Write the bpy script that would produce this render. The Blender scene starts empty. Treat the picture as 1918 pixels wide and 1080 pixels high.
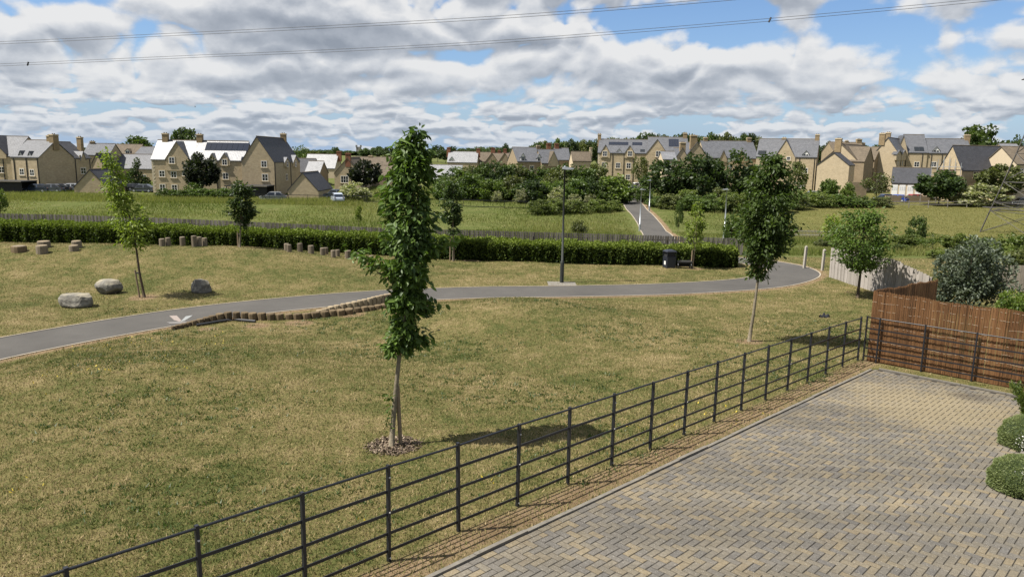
import bpy, math, random
import numpy as np
from mathutils import Vector, Matrix
random.seed(7); RNG = np.random.default_rng(11)
SC = bpy.context.scene
COL = SC.collection
R = math.radians

# ------------------------------------------------------------------ camera
F, PITCH, ROLL, CZ = 1400.0, 0.1768, 0.016, 5.0        # focal length in photo pixels (1918 wide)
cd = bpy.data.cameras.new('camera'); cam = bpy.data.objects.new('camera', cd); COL.objects.link(cam)
cam.matrix_world = Matrix.Translation((0, 0, CZ)) @ Matrix.Rotation(math.pi/2-PITCH, 4, 'X') @ Matrix.Rotation(ROLL, 4, 'Z')
cd.sensor_width = 36; cd.lens = 36*F/1918; cd.clip_start = .1; cd.clip_end = 9000
SC.camera = cam

# ------------------------------------------------------------------ sun, sky, exposure
SUN_EL, SUN_AZ = R(58), math.atan2(-1.0, -0.27)        # azimuth measured from +y towards +x
sdir = Vector((math.cos(SUN_EL)*math.sin(SUN_AZ), math.cos(SUN_EL)*math.cos(SUN_AZ), math.sin(SUN_EL)))
sl = bpy.data.lights.new('sun', 'SUN'); sl.energy = 5.0; sl.angle = R(.53); sl.color = (1, .95, .87)
so = bpy.data.objects.new('sun', sl); COL.objects.link(so)
so.rotation_euler = sdir.to_track_quat('Z', 'Y').to_euler()
SC.view_settings.view_transform = 'Standard'; SC.view_settings.look = 'None'
SC.view_settings.exposure = 0.95; SC.view_settings.gamma = 1; SC.view_settings.use_curve_mapping = False

class NT:
    """tiny node-tree helper"""
    def __init__(s, tree): s.t = tree; s.t.nodes.clear()
    def n(s, typ, **kw):
        nd = s.t.nodes.new(typ)
        for k, v in kw.items():
            if k.startswith('i_'):
                key = k[2:]; key = int(key) if key.isdigit() else key.replace('_', ' ')
                sock = nd.inputs[key]
                if hasattr(v, 'is_output'): s.t.links.new(v, sock)
                else: sock.default_value = v
            else: setattr(nd, k, v)
        return nd
    def math(s, op, a, b=None, c=None, clamp=False):
        nd = s.t.nodes.new('ShaderNodeMath'); nd.operation = op; nd.use_clamp = clamp
        for i, v in enumerate((a, b, c)):
            if v is None: continue
            if hasattr(v, 'is_output'): s.t.links.new(v, nd.inputs[i])
            else: nd.inputs[i].default_value = v
        return nd.outputs[0]
    def mix(s, fac, a, b, mode='MIX'):
        nd = s.t.nodes.new('ShaderNodeMix'); nd.data_type = 'RGBA'; nd.blend_type = mode
        for k, v in ((0, fac), (6, a), (7, b)):
            if hasattr(v, 'is_output'): s.t.links.new(v, nd.inputs[k])
            else: nd.inputs[k].default_value = v if k == 0 else (*v[:3], 1)
        return nd.outputs[2]
    def ramp(s, fac, *stops, interp='LINEAR'):
        nd = s.t.nodes.new('ShaderNodeValToRGB'); cr = nd.color_ramp; cr.interpolation = interp
        while len(cr.elements) < len(stops): cr.elements.new(.5)
        for e, (p, c) in zip(cr.elements, stops):
            e.position = p; e.color = (c, c, c, 1) if isinstance(c, (int, float)) else (*c, 1)
        s.t.links.new(fac, nd.inputs[0]); return nd.outputs[0]
    def smooth(s, v, lo, hi):
        nd = s.t.nodes.new('ShaderNodeMapRange'); nd.interpolation_type = 'SMOOTHSTEP'
        s.t.links.new(v, nd.inputs[0]); nd.inputs[1].default_value = lo; nd.inputs[2].default_value = hi
        return nd.outputs[0]
    def noise(s, vec, scale, detail=4, rough=.55, dist=0, dim='3D'):
        nd = s.t.nodes.new('ShaderNodeTexNoise'); nd.noise_dimensions = dim
        if vec is not None: s.t.links.new(vec, nd.inputs['Vector'])
        nd.inputs['Scale'].default_value = scale; nd.inputs['Detail'].default_value = detail
        nd.inputs['Roughness'].default_value = rough; nd.inputs['Distortion'].default_value = dist
        return nd.outputs[0]

W = bpy.data.worlds.new('World'); SC.world = W; W.use_nodes = True; W.cycles.sampling_method = 'MANUAL'; W.cycles.sample_map_resolution = 256
w = NT(W.node_tree); CLK = 6.3; CT = .499
sky = w.n('ShaderNodeTexSky', sky_type='NISHITA', sun_disc=False, sun_elevation=SUN_EL, sun_rotation=SUN_AZ)
sky.air_density = 1.0; sky.dust_density = .6; sky.ozone_density = 1.3
tc = w.n('ShaderNodeTexCoord')
sep = w.n('ShaderNodeSeparateXYZ', i_0=tc.outputs['Generated'])
el = w.math('ARCSINE', sep.outputs[2])
elc = w.math('MAXIMUM', el, 0.0)
hyp = w.math('SQRT', w.math('ADD', w.math('ADD', w.math('MULTIPLY', sep.outputs[0], sep.outputs[0]), w.math('MULTIPLY', sep.outputs[1], sep.outputs[1])), .0004))
cu = w.math('DIVIDE', sep.outputs[0], hyp); cv = w.math('DIVIDE', sep.outputs[1], hyp)
def dirvec(fu, fv, lift, seed):
    z = w.math('MULTIPLY', w.math('ADD', el, lift), fv)
    return w.n('ShaderNodeCombineXYZ', i_0=w.math('ADD', w.math('MULTIPLY', cu, fu), seed), i_1=w.math('MULTIPLY', cv, fu), i_2=z).outputs[0]
def puff(vec, scale, seed):
    nd = w.n('ShaderNodeTexNoise', i_Vector=vec, i_Scale=scale, i_Detail=2.5, i_Distortion=.3, noise_type='RIDGED_MULTIFRACTAL', normalize=False)
    nd.inputs['Roughness'].default_value = .6; nd.inputs['Lacunarity'].default_value = 2.2; nd.inputs['Offset'].default_value = .9; nd.inputs['Gain'].default_value = 1.2
    return w.math('SUBTRACT', 1.0, w.math('MULTIPLY', nd.outputs[0], .55))
hi = w.smooth(el, .03, .10)
def cloudn(k):
    lA, lB = .0085*k, .0036*k
    A = w.math('ADD', w.math('ADD', w.math('MULTIPLY', w.noise(dirvec(3.4, 10.5, lA, 4.3), 1, 3, .5, .2), .80), w.math('MULTIPLY', puff(dirvec(1, 1.45, lA, 2.0), 11, 0), .17)), w.math('MULTIPLY', w.noise(dirvec(22, 34, lA, 7.7), 1, 6, .6), .14))
    B = w.math('ADD', w.math('ADD', w.math('MULTIPLY', w.noise(dirvec(9, 46, lB, 1.7), 1, 3, .5, .2), .78), w.math('MULTIPLY', puff(dirvec(1, 2.1, lB, 5.0), 30, 0), .16)), w.math('MULTIPLY', w.noise(dirvec(60, 130, lB, 7.7), 1, 5, .6), .14))
    m_ = w.n('ShaderNodeMix', i_0=hi, i_2=B, i_3=A); return m_.outputs[0]
n0 = cloudn(0); n1 = cloudn(1.5)
haze = w.math('POWER', w.math('SUBTRACT', 1.0, elc, clamp=True), 16)
hz2 = w.math('POWER', w.math('SUBTRACT', 1.0, elc, clamp=True), 24)
cover = w.smooth(w.math('ADD', n0, w.math('MULTIPLY', haze, .02)), CT, CT+.06)
above = w.math('MULTIPLY', w.math('SUBTRACT', n0, n1), 2.2)
thick = w.smooth(n0, CT+.03, CT+.22)
lit = w.math('ADD', w.math('MULTIPLY', above, 2.9), w.math('SUBTRACT', .80, w.math('MULTIPLY', thick, .42)), clamp=True)
ccol = w.ramp(lit, (0, (.38, .425, .50)), (.40, (.56, .605, .68)), (.70, (.83, .86, .91)), (1, (1.08, 1.08, 1.08)))
ccol = w.mix(w.math('MULTIPLY', hz2, .62), ccol, (.62, .74, .90))
cl = w.mix(1.0, ccol, (CLK, CLK, CLK), 'MULTIPLY')
skyb = w.mix(w.math('MULTIPLY', haze, .95), w.mix(1.0, sky.outputs[0], (.76, .91, 1.13), 'MULTIPLY'), (.48*CLK, .66*CLK, .95*CLK))
mixc = w.mix(w.math('MULTIPLY', cover, .97), skyb, cl)
bg = w.n('ShaderNodeBackground', i_Color=mixc, i_Strength=0.063)
w.t.links.new(bg.outputs[0], w.n('ShaderNodeOutputWorld').inputs[0])

# ------------------------------------------------------------------ pixel <-> place
_c, _s, _cr, _sr = math.cos(PITCH), math.sin(PITCH), math.cos(ROLL), math.sin(ROLL)
def ray(px, py):
    X = (px-959)/F; Y = (py-540)/F
    x = X*_cr+Y*_sr; y = -X*_sr+Y*_cr
    return np.array([x, _c-y*_s, -_s-y*_c])
def proj(p):
    x, y, z = p[0], p[1], p[2]-CZ
    d = y*_c-z*_s; X = x/d; Y = -(y*_s+z*_c)/d
    return 959+F*(X*_cr-Y*_sr), 540+F*(X*_sr+Y*_cr)
def P(px, py, Y):
    d = ray(px, py); p = d*(Y/d[1]); return np.array([p[0], p[1], p[2]+CZ])
def sst(a, b, x):
    t = np.clip((x-a)/(b-a), 0, 1); return t*t*(3-2*t)

# ------------------------------------------------------------------ terrain height
FO = np.array([-3.664, 5.675]); FE = np.array([.689, .725]); FN = np.array([.725, -.689])   # estate fence frame
PZ = -.57
def st(x, y): return (x-FO[0])*FE[0]+(y-FO[1])*FE[1], (x-FO[0])*FN[0]+(y-FO[1])*FN[1]
def flat(px, py, z=PZ):
    d = ray(px, py); k = (z-CZ)/d[2]; return np.array([d[0]*k, d[1]*k])
pc = [flat(*q) for q in [(-700, 800), (-330, 728), (0, 652), (310, 597), (500, 573), (700, 556), (900, 547.5), (1055, 545.5), (1250, 541), (1400, 532),
      (1462, 522), (1486, 511), (1470, 500.5), (1432, 493), (1392, 488)]]
pc += [np.array([9.5, 42.2]), np.array([3, 43.2])]
def catmull(pts, n=10):
    pts = [np.asarray(p, float) for p in pts]; q = [2*pts[0]-pts[1]]+pts+[2*pts[-1]-pts[-2]]; out = []
    for i in range(1, len(q)-2):
        a, b, c, d = q[i-1:i+3]
        for k in range(n):
            t = k/n
            out.append(.5*((2*b)+(c-a)*t+(2*a-5*b+4*c-d)*t*t+(3*b-a-3*c+d)*t**3))
    out.append(pts[-1]); return np.array(out)
PATH = catmull(pc, 12)
PW = 1.22                                             # half width of the path
def polydist(x, y, poly):
    """distance to a polyline and side (+ = left of travel)"""
    x = np.asarray(x, float); y = np.asarray(y, float)
    best = np.full(x.shape, 1e9); side = np.zeros(x.shape)
    for a, b in zip(poly[:-1], poly[1:]):
        d = b-a; L = d@d
        t = np.clip(((x-a[0])*d[0]+(y-a[1])*d[1])/L, 0, 1)
        ex = x-a[0]-t*d[0]; ey = y-a[1]-t*d[1]; dd = np.hypot(ex, ey)
        m = dd < best; best = np.where(m, dd, best); side = np.where(m, np.sign(d[0]*ey-d[1]*ex), side)
    return best, side
FARP = catmull([(13.5, 58), (14.6, 70), (16.4, 84), (18.9, 98), (21.2, 112), (23.2, 124), (25.6, 140), (27, 152)], 6)   # path over the meadow
PY = np.array([0, 42, 50, 60, 75, 93, 105, 115, 122, 130, 136, 146, 160, 180, 220, 300, 420, 600, 1000, 4000.])
PH = np.array([-.57, -.58, -1.05, -1.9, -3.2, -4.3, -4.0, -3.4, -2.95, -2.85, -2.9, -2.6, -2.05, -1.6, -1.3, -.8, 0, .4, .4, .4])
def H0(x, y):
    x = np.asarray(x, float); y = np.asarray(y, float)
    s, t = st(x, y)
    zf = .40-.0335*np.clip(s, -12, 21)
    a = sst(0, 13, -t)*(t < 0)
    b = sst(18.9, 26, s)
    wv = 1-(1-a)*(1-b)
    z = zf*(1-wv)+PZ*wv
    z = z+.66*np.exp(-((x-.2)/3.4)**2-((y-24.6)/3.3)**2)          # mound by the log edging
    z = z+.62*np.exp(-((x+8)/5)**2-((y-16.5)/3.8)**2)
    z = z+np.interp(x, [-60, -40, -24.7, -14.4, -10.8, -9.2, -6.7, -3], [.5, .85, .96, .94, .78, .60, .28, 0])*np.exp(-((y-35.8)/4.0)**2)         # mound with the stumps
    z = z+.03*np.sin(x*.9+1)*np.sin(y*.7)*sst(4, 9, y)*(1-sst(40, 46, y))*(t < -1)
    pr = np.interp(y, PY, PH)
    f = sst(40, 47, y)
    z = z*(1-f)+pr*f
    # small tump rises on the meadow, bank towards the thicket
    z = z+f*(.25*np.sin(x*.11+.5)*np.sin(y*.08)+.5*np.exp(-((x-6)/16)**2-((y-128)/7)**2)*0)
    hill = 16*sst(380, 700, y)*np.exp(-((x-150)/160)**2)
    return z+hill
def H(x, y):
    z = H0(x, y)
    d, _ = polydist(x, y, PATH)
    k = 1-sst(PW+.15, PW+1.9, d)
    z = z*(1-k)+PZ*k
    return z
def h1(x, y): return float(H(np.array([x]), np.array([y]))[0])
_gy = np.concatenate([np.arange(4, 60, .1), np.arange(60, 260, .4), np.arange(260, 900, 3)])
def G(px, py):
    """ground point seen at a photo pixel"""
    d = ray(px, py); k = _gy/d[1]; x = d[0]*k; z = CZ+d[2]*k
    hit = np.nonzero(z < H(x, _gy))[0]
    i = hit[0] if len(hit) else len(_gy)-1
    y = _gy[i]; return np.array([d[0]*y/d[1], y, h1(d[0]*y/d[1], y)])

# ------------------------------------------------------------------ mesh helpers
class MB:
    def __init__(s): s.v = []; s.f = []
    def add(s, vs, fs):
        o = len(s.v); s.v += [tuple(map(float, p)) for p in vs]; s.f += [tuple(i+o for i in f) for f in fs]; return s
    def box(s, x0, x1, y0, y1, z0, z1):
        return s.add([(x0, y0, z0), (x1, y0, z0), (x1, y1, z0), (x0, y1, z0), (x0, y0, z1), (x1, y0, z1), (x1, y1, z1), (x0, y1, z1)],
                     [(3, 2, 1, 0), (4, 5, 6, 7), (0, 1, 5, 4), (1, 2, 6, 5), (2, 3, 7, 6), (3, 0, 4, 7)])
    def tube(s, pts, rad, n=6, caps=True):
        pts = [Vector(p) for p in pts]; m = len(pts)
        if not hasattr(rad, '__len__'): rad = [rad]*m
        vs = []; t0 = (pts[1]-pts[0]).normalized()
        ref = Vector((1, 0, 0)) if abs(t0.x) < .8 else Vector((0, 1, 0))
        for i, p in enumerate(pts):
            t = (pts[min(i+1, m-1)]-pts[max(i-1, 0)]).normalized()
            a = t.cross(ref).normalized(); b = t.cross(a)
            for k in range(n):
                an = 2*math.pi*k/n; vs.append(p+(a*math.cos(an)+b*math.sin(an))*rad[i])
        fs = []
        for i in range(m-1):
            for k in range(n):
                q = (k+1) % n; fs.append((i*n+k, i*n+q, (i+1)*n+q, (i+1)*n+k))
        if caps: fs += [tuple(range(n)), tuple(range((m-1)*n, m*n))[::-1]]
        return s.add(vs, fs)
    def prism(s, poly, a, b, axis='y'):
        """extrude polygon (u,v) between a and b along an axis"""
        n = len(poly)
        mk = {'y': lambda u, v, k: (u, k, v), 'x': lambda u, v, k: (k, u, v), 'z': lambda u, v, k: (u, v, k)}[axis]
        vs = [mk(u, v, a) for u, v in poly]+[mk(u, v, b) for u, v in poly]
        fs = [tuple(range(n)), tuple(range(n, 2*n))[::-1]]+[((i+1) % n, i, n+i, n+(i+1) % n) for i in range(n)]
        return s.add(vs, fs)
    def build(s, name, m, parent=None, smooth=False, loc=None, rz=0):
        me = bpy.data.meshes.new(name); me.from_pydata(s.v, [], s.f); me.update()
        if smooth:
            for p in me.polygons: p.use_smooth = True
        return link(name, me, m, parent, loc, rz)
def link(name, me, m=None, parent=None, loc=None, rz=0):
    if m is not None and not me.materials: me.materials.append(m)
    o = bpy.data.objects.new(name, me); COL.objects.link(o)
    if parent is not None: o.parent = parent
    if loc is not None: o.location = loc
    if rz: o.rotation_euler = (0, 0, rz)
    return o
def npmesh(name, V, k, m, parent=None, attr=None, loc=None, smooth=False):
    """mesh of independent k-gons from an (N,k,3) array; attr = N floats stored per vertex"""
    N = len(V); me = bpy.data.meshes.new(name)
    me.vertices.add(N*k); me.vertices.foreach_set('co', np.ascontiguousarray(V, dtype=np.float32).ravel())
    me.loops.add(N*k); me.loops.foreach_set('vertex_index', np.arange(N*k, dtype=np.int32))
    me.polygons.add(N); me.polygons.foreach_set('loop_start', np.arange(0, N*k, k, dtype=np.int32))
    if attr is not None:
        a = me.attributes.new('rnd', 'FLOAT', 'POINT'); a.data.foreach_set('value', np.repeat(np.asarray(attr, dtype=np.float32), k))
    me.update(calc_edges=True); me.validate()
    return link(name, me, m, parent, loc)
def tag(o, label=None, cat=None, group=None, kind=None):
    if label: o['label'] = label
    if cat: o['category'] = cat
    if group: o['group'] = group
    if kind: o['kind'] = kind
    return o
def empty(name, loc, rz=0, label=None, cat=None, group=None):
    o = bpy.data.objects.new(name, None); COL.objects.link(o); o.empty_display_size = .2
    o.location = [float(q) for q in loc]; o.rotation_euler = (0, 0, rz); return tag(o, label, cat, group)
ORD = ['first', 'second', 'third', 'fourth', 'fifth', 'sixth', 'seventh', 'eighth', 'ninth', 'tenth', 'eleventh', 'twelfth', 'thirteenth', 'fourteenth', 'fifteenth', 'sixteenth', 'seventeenth',
       'eighteenth', 'nineteenth', 'twentieth', 'twenty-first', 'twenty-second', 'twenty-third', 'twenty-fourth', 'twenty-fifth', 'twenty-sixth', 'twenty-seventh', 'twenty-eighth', 'twenty-ninth', 'thirtieth', 'thirty-first', 'thirty-second']
def copy_tree(o, parent=None):
    c = o.copy(); COL.objects.link(c); c.parent = parent
    for ch in list(o.children): copy_tree(ch, c)
    return c

# ------------------------------------------------------------------ materials
def mat(name, build, **kw):
    m = bpy.data.materials.new(name); m.use_nodes = True; t = NT(m.node_tree)
    b = t.n('ShaderNodeBsdfPrincipled'); out = t.n('ShaderNodeOutputMaterial')
    t.t.links.new(b.outputs[0], out.inputs[0]); t.b = b; t.out = out
    t.co = t.n('ShaderNodeTexCoord'); build(t)
    return m
ALB = .87                                             # overall level of the base colours
def setc(t, c):
    if hasattr(c, 'is_output'): t.t.links.new(t.mix(1, c, (ALB, ALB, ALB), 'MULTIPLY'), t.b.inputs['Base Color'])
    else: t.b.inputs['Base Color'].default_value = (*(q*ALB for q in c), 1)
def bump(t, h, strength=.4, dist=.02):
    b = t.n('ShaderNodeBump', i_Height=h, i_Strength=strength, i_Distance=dist); t.t.links.new(b.outputs[0], t.b.inputs['Normal'])
def plain(name, c, rough=.6, var=.25, scale=6, metal=0, spec=.5, bmp=0):
    def f(t):
        n = t.noise(t.co.outputs['Object'], scale, 5, .6)
        k = t.math('ADD', t.math('MULTIPLY', n, var*2), 1-var)
        setc(t, t.mix(1, c, t.n('ShaderNodeCombineXYZ', i_0=k, i_1=k, i_2=k).outputs[0], 'MULTIPLY'))
        t.b.inputs['Roughness'].default_value = rough; t.b.inputs['Metallic'].default_value = metal
        t.b.inputs['Specular IOR Level'].default_value = spec
        if bmp: bump(t, n, bmp)
    return mat(name, f)
def leafmat(name, c1, c2, trans=.28, rough=.5, spec=.3):
    def f(t):
        a = t.n('ShaderNodeAttribute', attribute_name='rnd').outputs['Fac']
        oi = t.n('ShaderNodeObjectInfo').outputs['Random']
        c = t.mix(a, c1, c2)
        k = t.math('ADD', t.math('MULTIPLY', oi, .5), .75)
        c = t.mix(1, c, t.n('ShaderNodeCombineXYZ', i_0=k, i_1=k, i_2=k).outputs[0], 'MULTIPLY')
        setc(t, c); t.b.inputs['Roughness'].default_value = rough; t.b.inputs['Specular IOR Level'].default_value = spec
        tr = t.n('ShaderNodeBsdfTranslucent', i_Color=t.mix(1, c, (1.5, 1.7, .7), 'MULTIPLY'))
        ms = t.n('ShaderNodeMixShader', i_0=trans, i_1=t.b.outputs[0], i_2=tr.outputs[0])
        t.t.links.new(ms.outputs[0], t.out.inputs[0])
    return mat(name, f)
M = {}
def f_lawn(t):
    geo = t.n('ShaderNodeNewGeometry').outputs['Position']
    at = lambda n: t.n('ShaderNodeAttribute', attribute_name=n).outputs['Fac']
    n1 = t.noise(geo, .35, 5, .6); n2 = t.noise(geo, 1.6, 6, .65, .4); n3 = t.noise(geo, 14, 4, .7); n4 = t.noise(geo, 60, 3, .7)
    g = t.math('ADD', t.math('ADD', t.math('MULTIPLY', n1, .5), t.math('MULTIPLY', n2, .5)), t.math('MULTIPLY', n3, .6))
    lawn = t.ramp(g, (.62, (.225, .178, .088)), (.76, (.150, .128, .050)), (.88, (.084, .090, .027)), (1.0, (.050, .068, .018)))
    soil = t.ramp(n2, (.3, (.15, .10, .056)), (.7, (.27, .195, .115)))
    mead = t.ramp(t.math('ADD', t.math('MULTIPLY', n1, .6), t.math('MULTIPLY', n2, .5)), (.35, (.066, .088, .020)), (.55, (.095, .110, .030)), (.75, (.15, .140, .056)))
    dry = t.ramp(t.math('ADD', t.math('MULTIPLY', n1, .5), t.math('MULTIPLY', n2, .5)), (.35, (.095, .100, .028)), (.65, (.150, .136, .048)))
    c = t.mix(at('mead'), lawn, mead); c = t.mix(at('dry'), c, dry)
    dm = t.smooth(t.math('ADD', at('dirt'), t.math('MULTIPLY', t.math('SUBTRACT', n3, .5), .9)), .35, .7)
    c = t.mix(dm, c, soil)
    v = t.math('ADD', t.math('MULTIPLY', n4, 1.3), .32); vv = t.n('ShaderNodeCombineXYZ', i_0=v, i_1=v, i_2=v).outputs[0]
    setc(t, t.mix(1, c, vv, 'MULTIPLY'))
    t.b.inputs['Roughness'].default_value = .95; t.b.inputs['Specular IOR Level'].default_value = .1
    bump(t, t.math('ADD', n3, n4), .8, .03)
M['lawn'] = mat('lawn', f_lawn)
def f_blade(t):
    geo = t.n('ShaderNodeNewGeometry').outputs['Position']
    n1 = t.noise(geo, .35, 5, .6); n2 = t.noise(geo, 1.6, 6, .65, .4); a = t.n('ShaderNodeAttribute', attribute_name='rnd').outputs['Fac']
    n3 = t.noise(geo, 10, 4, .7)
    g = t.math('ADD', t.math('ADD', t.math('ADD', t.math('MULTIPLY', n1, .60), t.math('MULTIPLY', n2, .66)), t.math('MULTIPLY', a, .36)), t.math('SUBTRACT', t.math('MULTIPLY', n3, .45), .115))
    c = t.ramp(g, (.72, (.43, .335, .185)), (.86, (.285, .232, .102)), (.96, (.165, .158, .052)), (1.0, (.13, .140, .042)))
    setc(t, c); t.b.inputs['Roughness'].default_value = .8; t.b.inputs['Specular IOR Level'].default_value = .15
    tr = t.n('ShaderNodeBsdfTranslucent', i_Color=c)
    t.t.links.new(t.n('ShaderNodeMixShader', i_0=.25, i_1=t.b.outputs[0], i_2=tr.outputs[0]).outputs[0], t.out.inputs[0])
M['blade'] = mat('lawn_blade', f_blade)
M['meadow_blade'] = leafmat('meadow_blade', (.092, .122, .026), (.23, .218, .085), .3, .8, .1)
def f_asphalt(t):
    geo = t.n('ShaderNodeNewGeometry').outputs['Position']
    n1 = t.noise(geo, .5, 5, .6); n2 = t.noise(geo, 90, 2, .7)
    k = t.math('ADD', t.math('MULTIPLY', n1, .5), t.math('MULTIPLY', n2, .5))
    setc(t, t.ramp(k, (.25, (.052, .049, .045)), (.5, (.080, .075, .068)), (.75, (.120, .112, .101))))
    t.b.inputs['Roughness'].default_value = .9; t.b.inputs['Specular IOR Level'].default_value = .2; bump(t, n2, .5, .006)
M['asphalt'] = mat('asphalt', f_asphalt)
M['concrete'] = plain('concrete', (.19, .175, .15), .9, .35, 5, spec=.2)
M['edging'] = plain('path_edging', (.36, .31, .24), .9, .35, 3, spec=.2)
def f_wall(c1, c2, mort):
    def f(t):
        so_ = t.n('ShaderNodeSeparateXYZ', i_0=t.co.outputs['Object'])
        u = t.math('ADD', so_.outputs[0], so_.outputs[1])
        v = t.n('ShaderNodeCombineXYZ', i_0=u, i_1=so_.outputs[2]).outputs[0]
        br = t.n('ShaderNodeTexBrick', i_Vector=v, i_Color1=(*c1, 1), i_Color2=(*c2, 1), i_Mortar=(*mort, 1), i_Scale=1.0)
        br.inputs['Mortar Size'].default_value = .012; br.inputs['Brick Width'].default_value = .42; br.inputs['Row Height'].default_value = .17
        br.inputs['Bias'].default_value = -.1
        n = t.noise(t.co.outputs['Object'], .9, 5, .65); n2 = t.noise(t.co.outputs['Object'], 3.4, 3, .6)
        k = t.math('ADD', t.math('ADD', t.math('MULTIPLY', n, .45), t.math('MULTIPLY', n2, .45)), .55); kk = t.n('ShaderNodeCombineXYZ', i_0=k, i_1=k, i_2=k).outputs[0]
        setc(t, t.mix(1, br.outputs[0], kk, 'MULTIPLY')); t.b.inputs['Roughness'].default_value = .95; t.b.inputs['Specular IOR Level'].default_value = .15
        bump(t, br.outputs[1], -.5, .02)
    return f
M['stone'] = mat('cotswold_stone', f_wall((.46, .375, .245), (.375, .30, .19), (.39, .315, .215)))
M['stone_pale'] = mat('pale_stone', f_wall((.48, .395, .265), (.42, .34, .225), (.44, .36, .245)))
M['stone_brown'] = mat('brown_stone', f_wall((.30, .235, .155), (.25, .195, .125), (.25, .20, .135)))
M['render'] = plain('cream_render', (.52, .43, .30), .9, .1, 2, spec=.15)
def f_roof(c1, c2, rough, spec):
    def f(t):
        so_ = t.n('ShaderNodeSeparateXYZ', i_0=t.co.outputs['Object'])
        u = t.math('ADD', so_.outputs[0], t.math('MULTIPLY', so_.outputs[1], .97))
        v = t.n('ShaderNodeCombineXYZ', i_0=u, i_1=so_.outputs[2]).outputs[0]
        br = t.n('ShaderNodeTexBrick', i_Vector=v, i_Color1=(*c1, 1), i_Color2=(*c2, 1), i_Mortar=(*(q*.6 for q in c2), 1), i_Scale=1.0)
        br.inputs['Mortar Size'].default_value = .01; br.inputs['Brick Width'].default_value = .30; br.inputs['Row Height'].default_value = .16
        n = t.noise(t.co.outputs['Object'], 1.1, 6, .7); k = t.math('ADD', t.math('MULTIPLY', n, .9), .55)
        kk = t.n('ShaderNodeCombineXYZ', i_0=k, i_1=k, i_2=k).outputs[0]
        setc(t, t.mix(1, br.outputs[0], kk, 'MULTIPLY'))
        n5 = t.noise(t.co.outputs['Object'], 3.2, 4, .7)
        t.t.links.new(t.math('ADD', t.math('MULTIPLY', n5, .44), rough-.20), t.b.inputs['Roughness']); t.b.inputs['Specular IOR Level'].default_value = spec
        bump(t, t.math('ADD', t.math('MULTIPLY', br.outputs[1], -1), t.math('MULTIPLY', t.noise(t.co.outputs['Object'], 5.5, 3, .7), 1.2)), .5, .02)
    return f
M['slate'] = mat('grey_slate', f_roof((.105, .108, .118), (.075, .078, .086), .52, .5))
M['slate_glare'] = mat('glaring_slate', f_roof((.185, .187, .195), (.13, .132, .14), .46, 1.0))  # paler slate copy: sun glare is put into its colour and gloss
M['slate_dark'] = mat('dark_slate', f_roof((.052, .053, .060), (.036, .037, .043), .62, .35))  # darker slate; on right-facing slopes shade is put into this colour
M['stone_tile'] = mat('stone_tile_roof', f_roof((.155, .125, .09), (.115, .093, .068), .85, .2))
M['white_paint'] = plain('white_paint', (.74, .73, .69), .5, .06, 3)
M['stone_trim'] = plain('stone_trim', (.50, .41, .27), .9, .15, 4, spec=.2)
M['quoin'] = plain('pale_quoin', (.58, .50, .36), .9, .15, 4, spec=.2)
def f_glass(t):
    setc(t, (.015, .018, .02)); t.b.inputs['Roughness'].default_value = .06; t.b.inputs['Specular IOR Level'].default_value = .6
M['glass'] = mat('window_glass', f_glass)
def f_solar(t):
    setc(t, (.014, .018, .030)); t.b.inputs['Roughness'].default_value = .12
M['solar'] = mat('solar_cell', f_solar)
M['black_pipe'] = plain('dark_pipe', (.022, .022, .022), .5, .2)
M['brick_red'] = plain('red_brick', (.22, .10, .06), .9, .3, 9, spec=.2)
M['chimney'] = mat('chimney_stone', f_wall((.30, .225, .13), (.235, .175, .10), (.24, .18, .11)))
M['iron'] = plain('black_iron', (.014, .015, .018), .42, .3, 20, spec=.5)
M['bolt'] = plain('zinc_bolt', (.55, .53, .5), .5, .1)
M['bark'] = plain('grey_bark', (.20, .17, .12), .95, .55, 14, spec=.15, bmp=.5)
M['bark_dark'] = plain('brown_bark', (.085, .065, .045), .95, .45, 10, spec=.15, bmp=.5)
M['stake'] = plain('weathered_stake', (.23, .175, .115), .95, .4, 12, spec=.15)
M['rubber'] = plain('black_rubber', (.012, .012, .012), .8, .1)
def f_wood(c, c2, sc=(1, 1, .06), rough=.9):
    def f(t):
        mp = t.n('ShaderNodeMapping', i_0=t.co.outputs['Object']); mp.inputs['Scale'].default_value = sc
        n = t.noise(mp.outputs[0], 26, 6, .7, .5); n2 = t.noise(t.co.outputs['Object'], 3, 4, .6)
        oi = t.n('ShaderNodeObjectInfo').outputs['Random']
        k = t.math('ADD', t.math('ADD', t.math('MULTIPLY', n, .65), t.math('MULTIPLY', n2, .35)), t.math('MULTIPLY', t.math('SUBTRACT', oi, .5), .25))
        setc(t, t.ramp(k, (.25, c2), (.7, c))); t.b.inputs['Roughness'].default_value = rough; t.b.inputs['Specular IOR Level'].default_value = .2
        bump(t, n, .4, .01)
    return f
M['log'] = mat('log_wood', f_wood((.235, .195, .14), (.115, .092, .064)))
M['log_dark'] = mat('dark_log_wood', f_wood((.19, .14, .08), (.065, .048, .028)))  # darker wood for the front edging row, a stump and the stick
M['log_pale'] = mat('pale_log_wood', f_wood((.36, .29, .19), (.22, .17, .11)))
M['grey_wood'] = mat('silvered_board', f_wood((.42, .38, .34), (.20, .18, .155), (1, 1, .08)))
M['fence_wood'] = mat('grey_brown_board', f_wood((.30, .265, .215), (.15, .13, .105), (1, 1, .08)))
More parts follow.
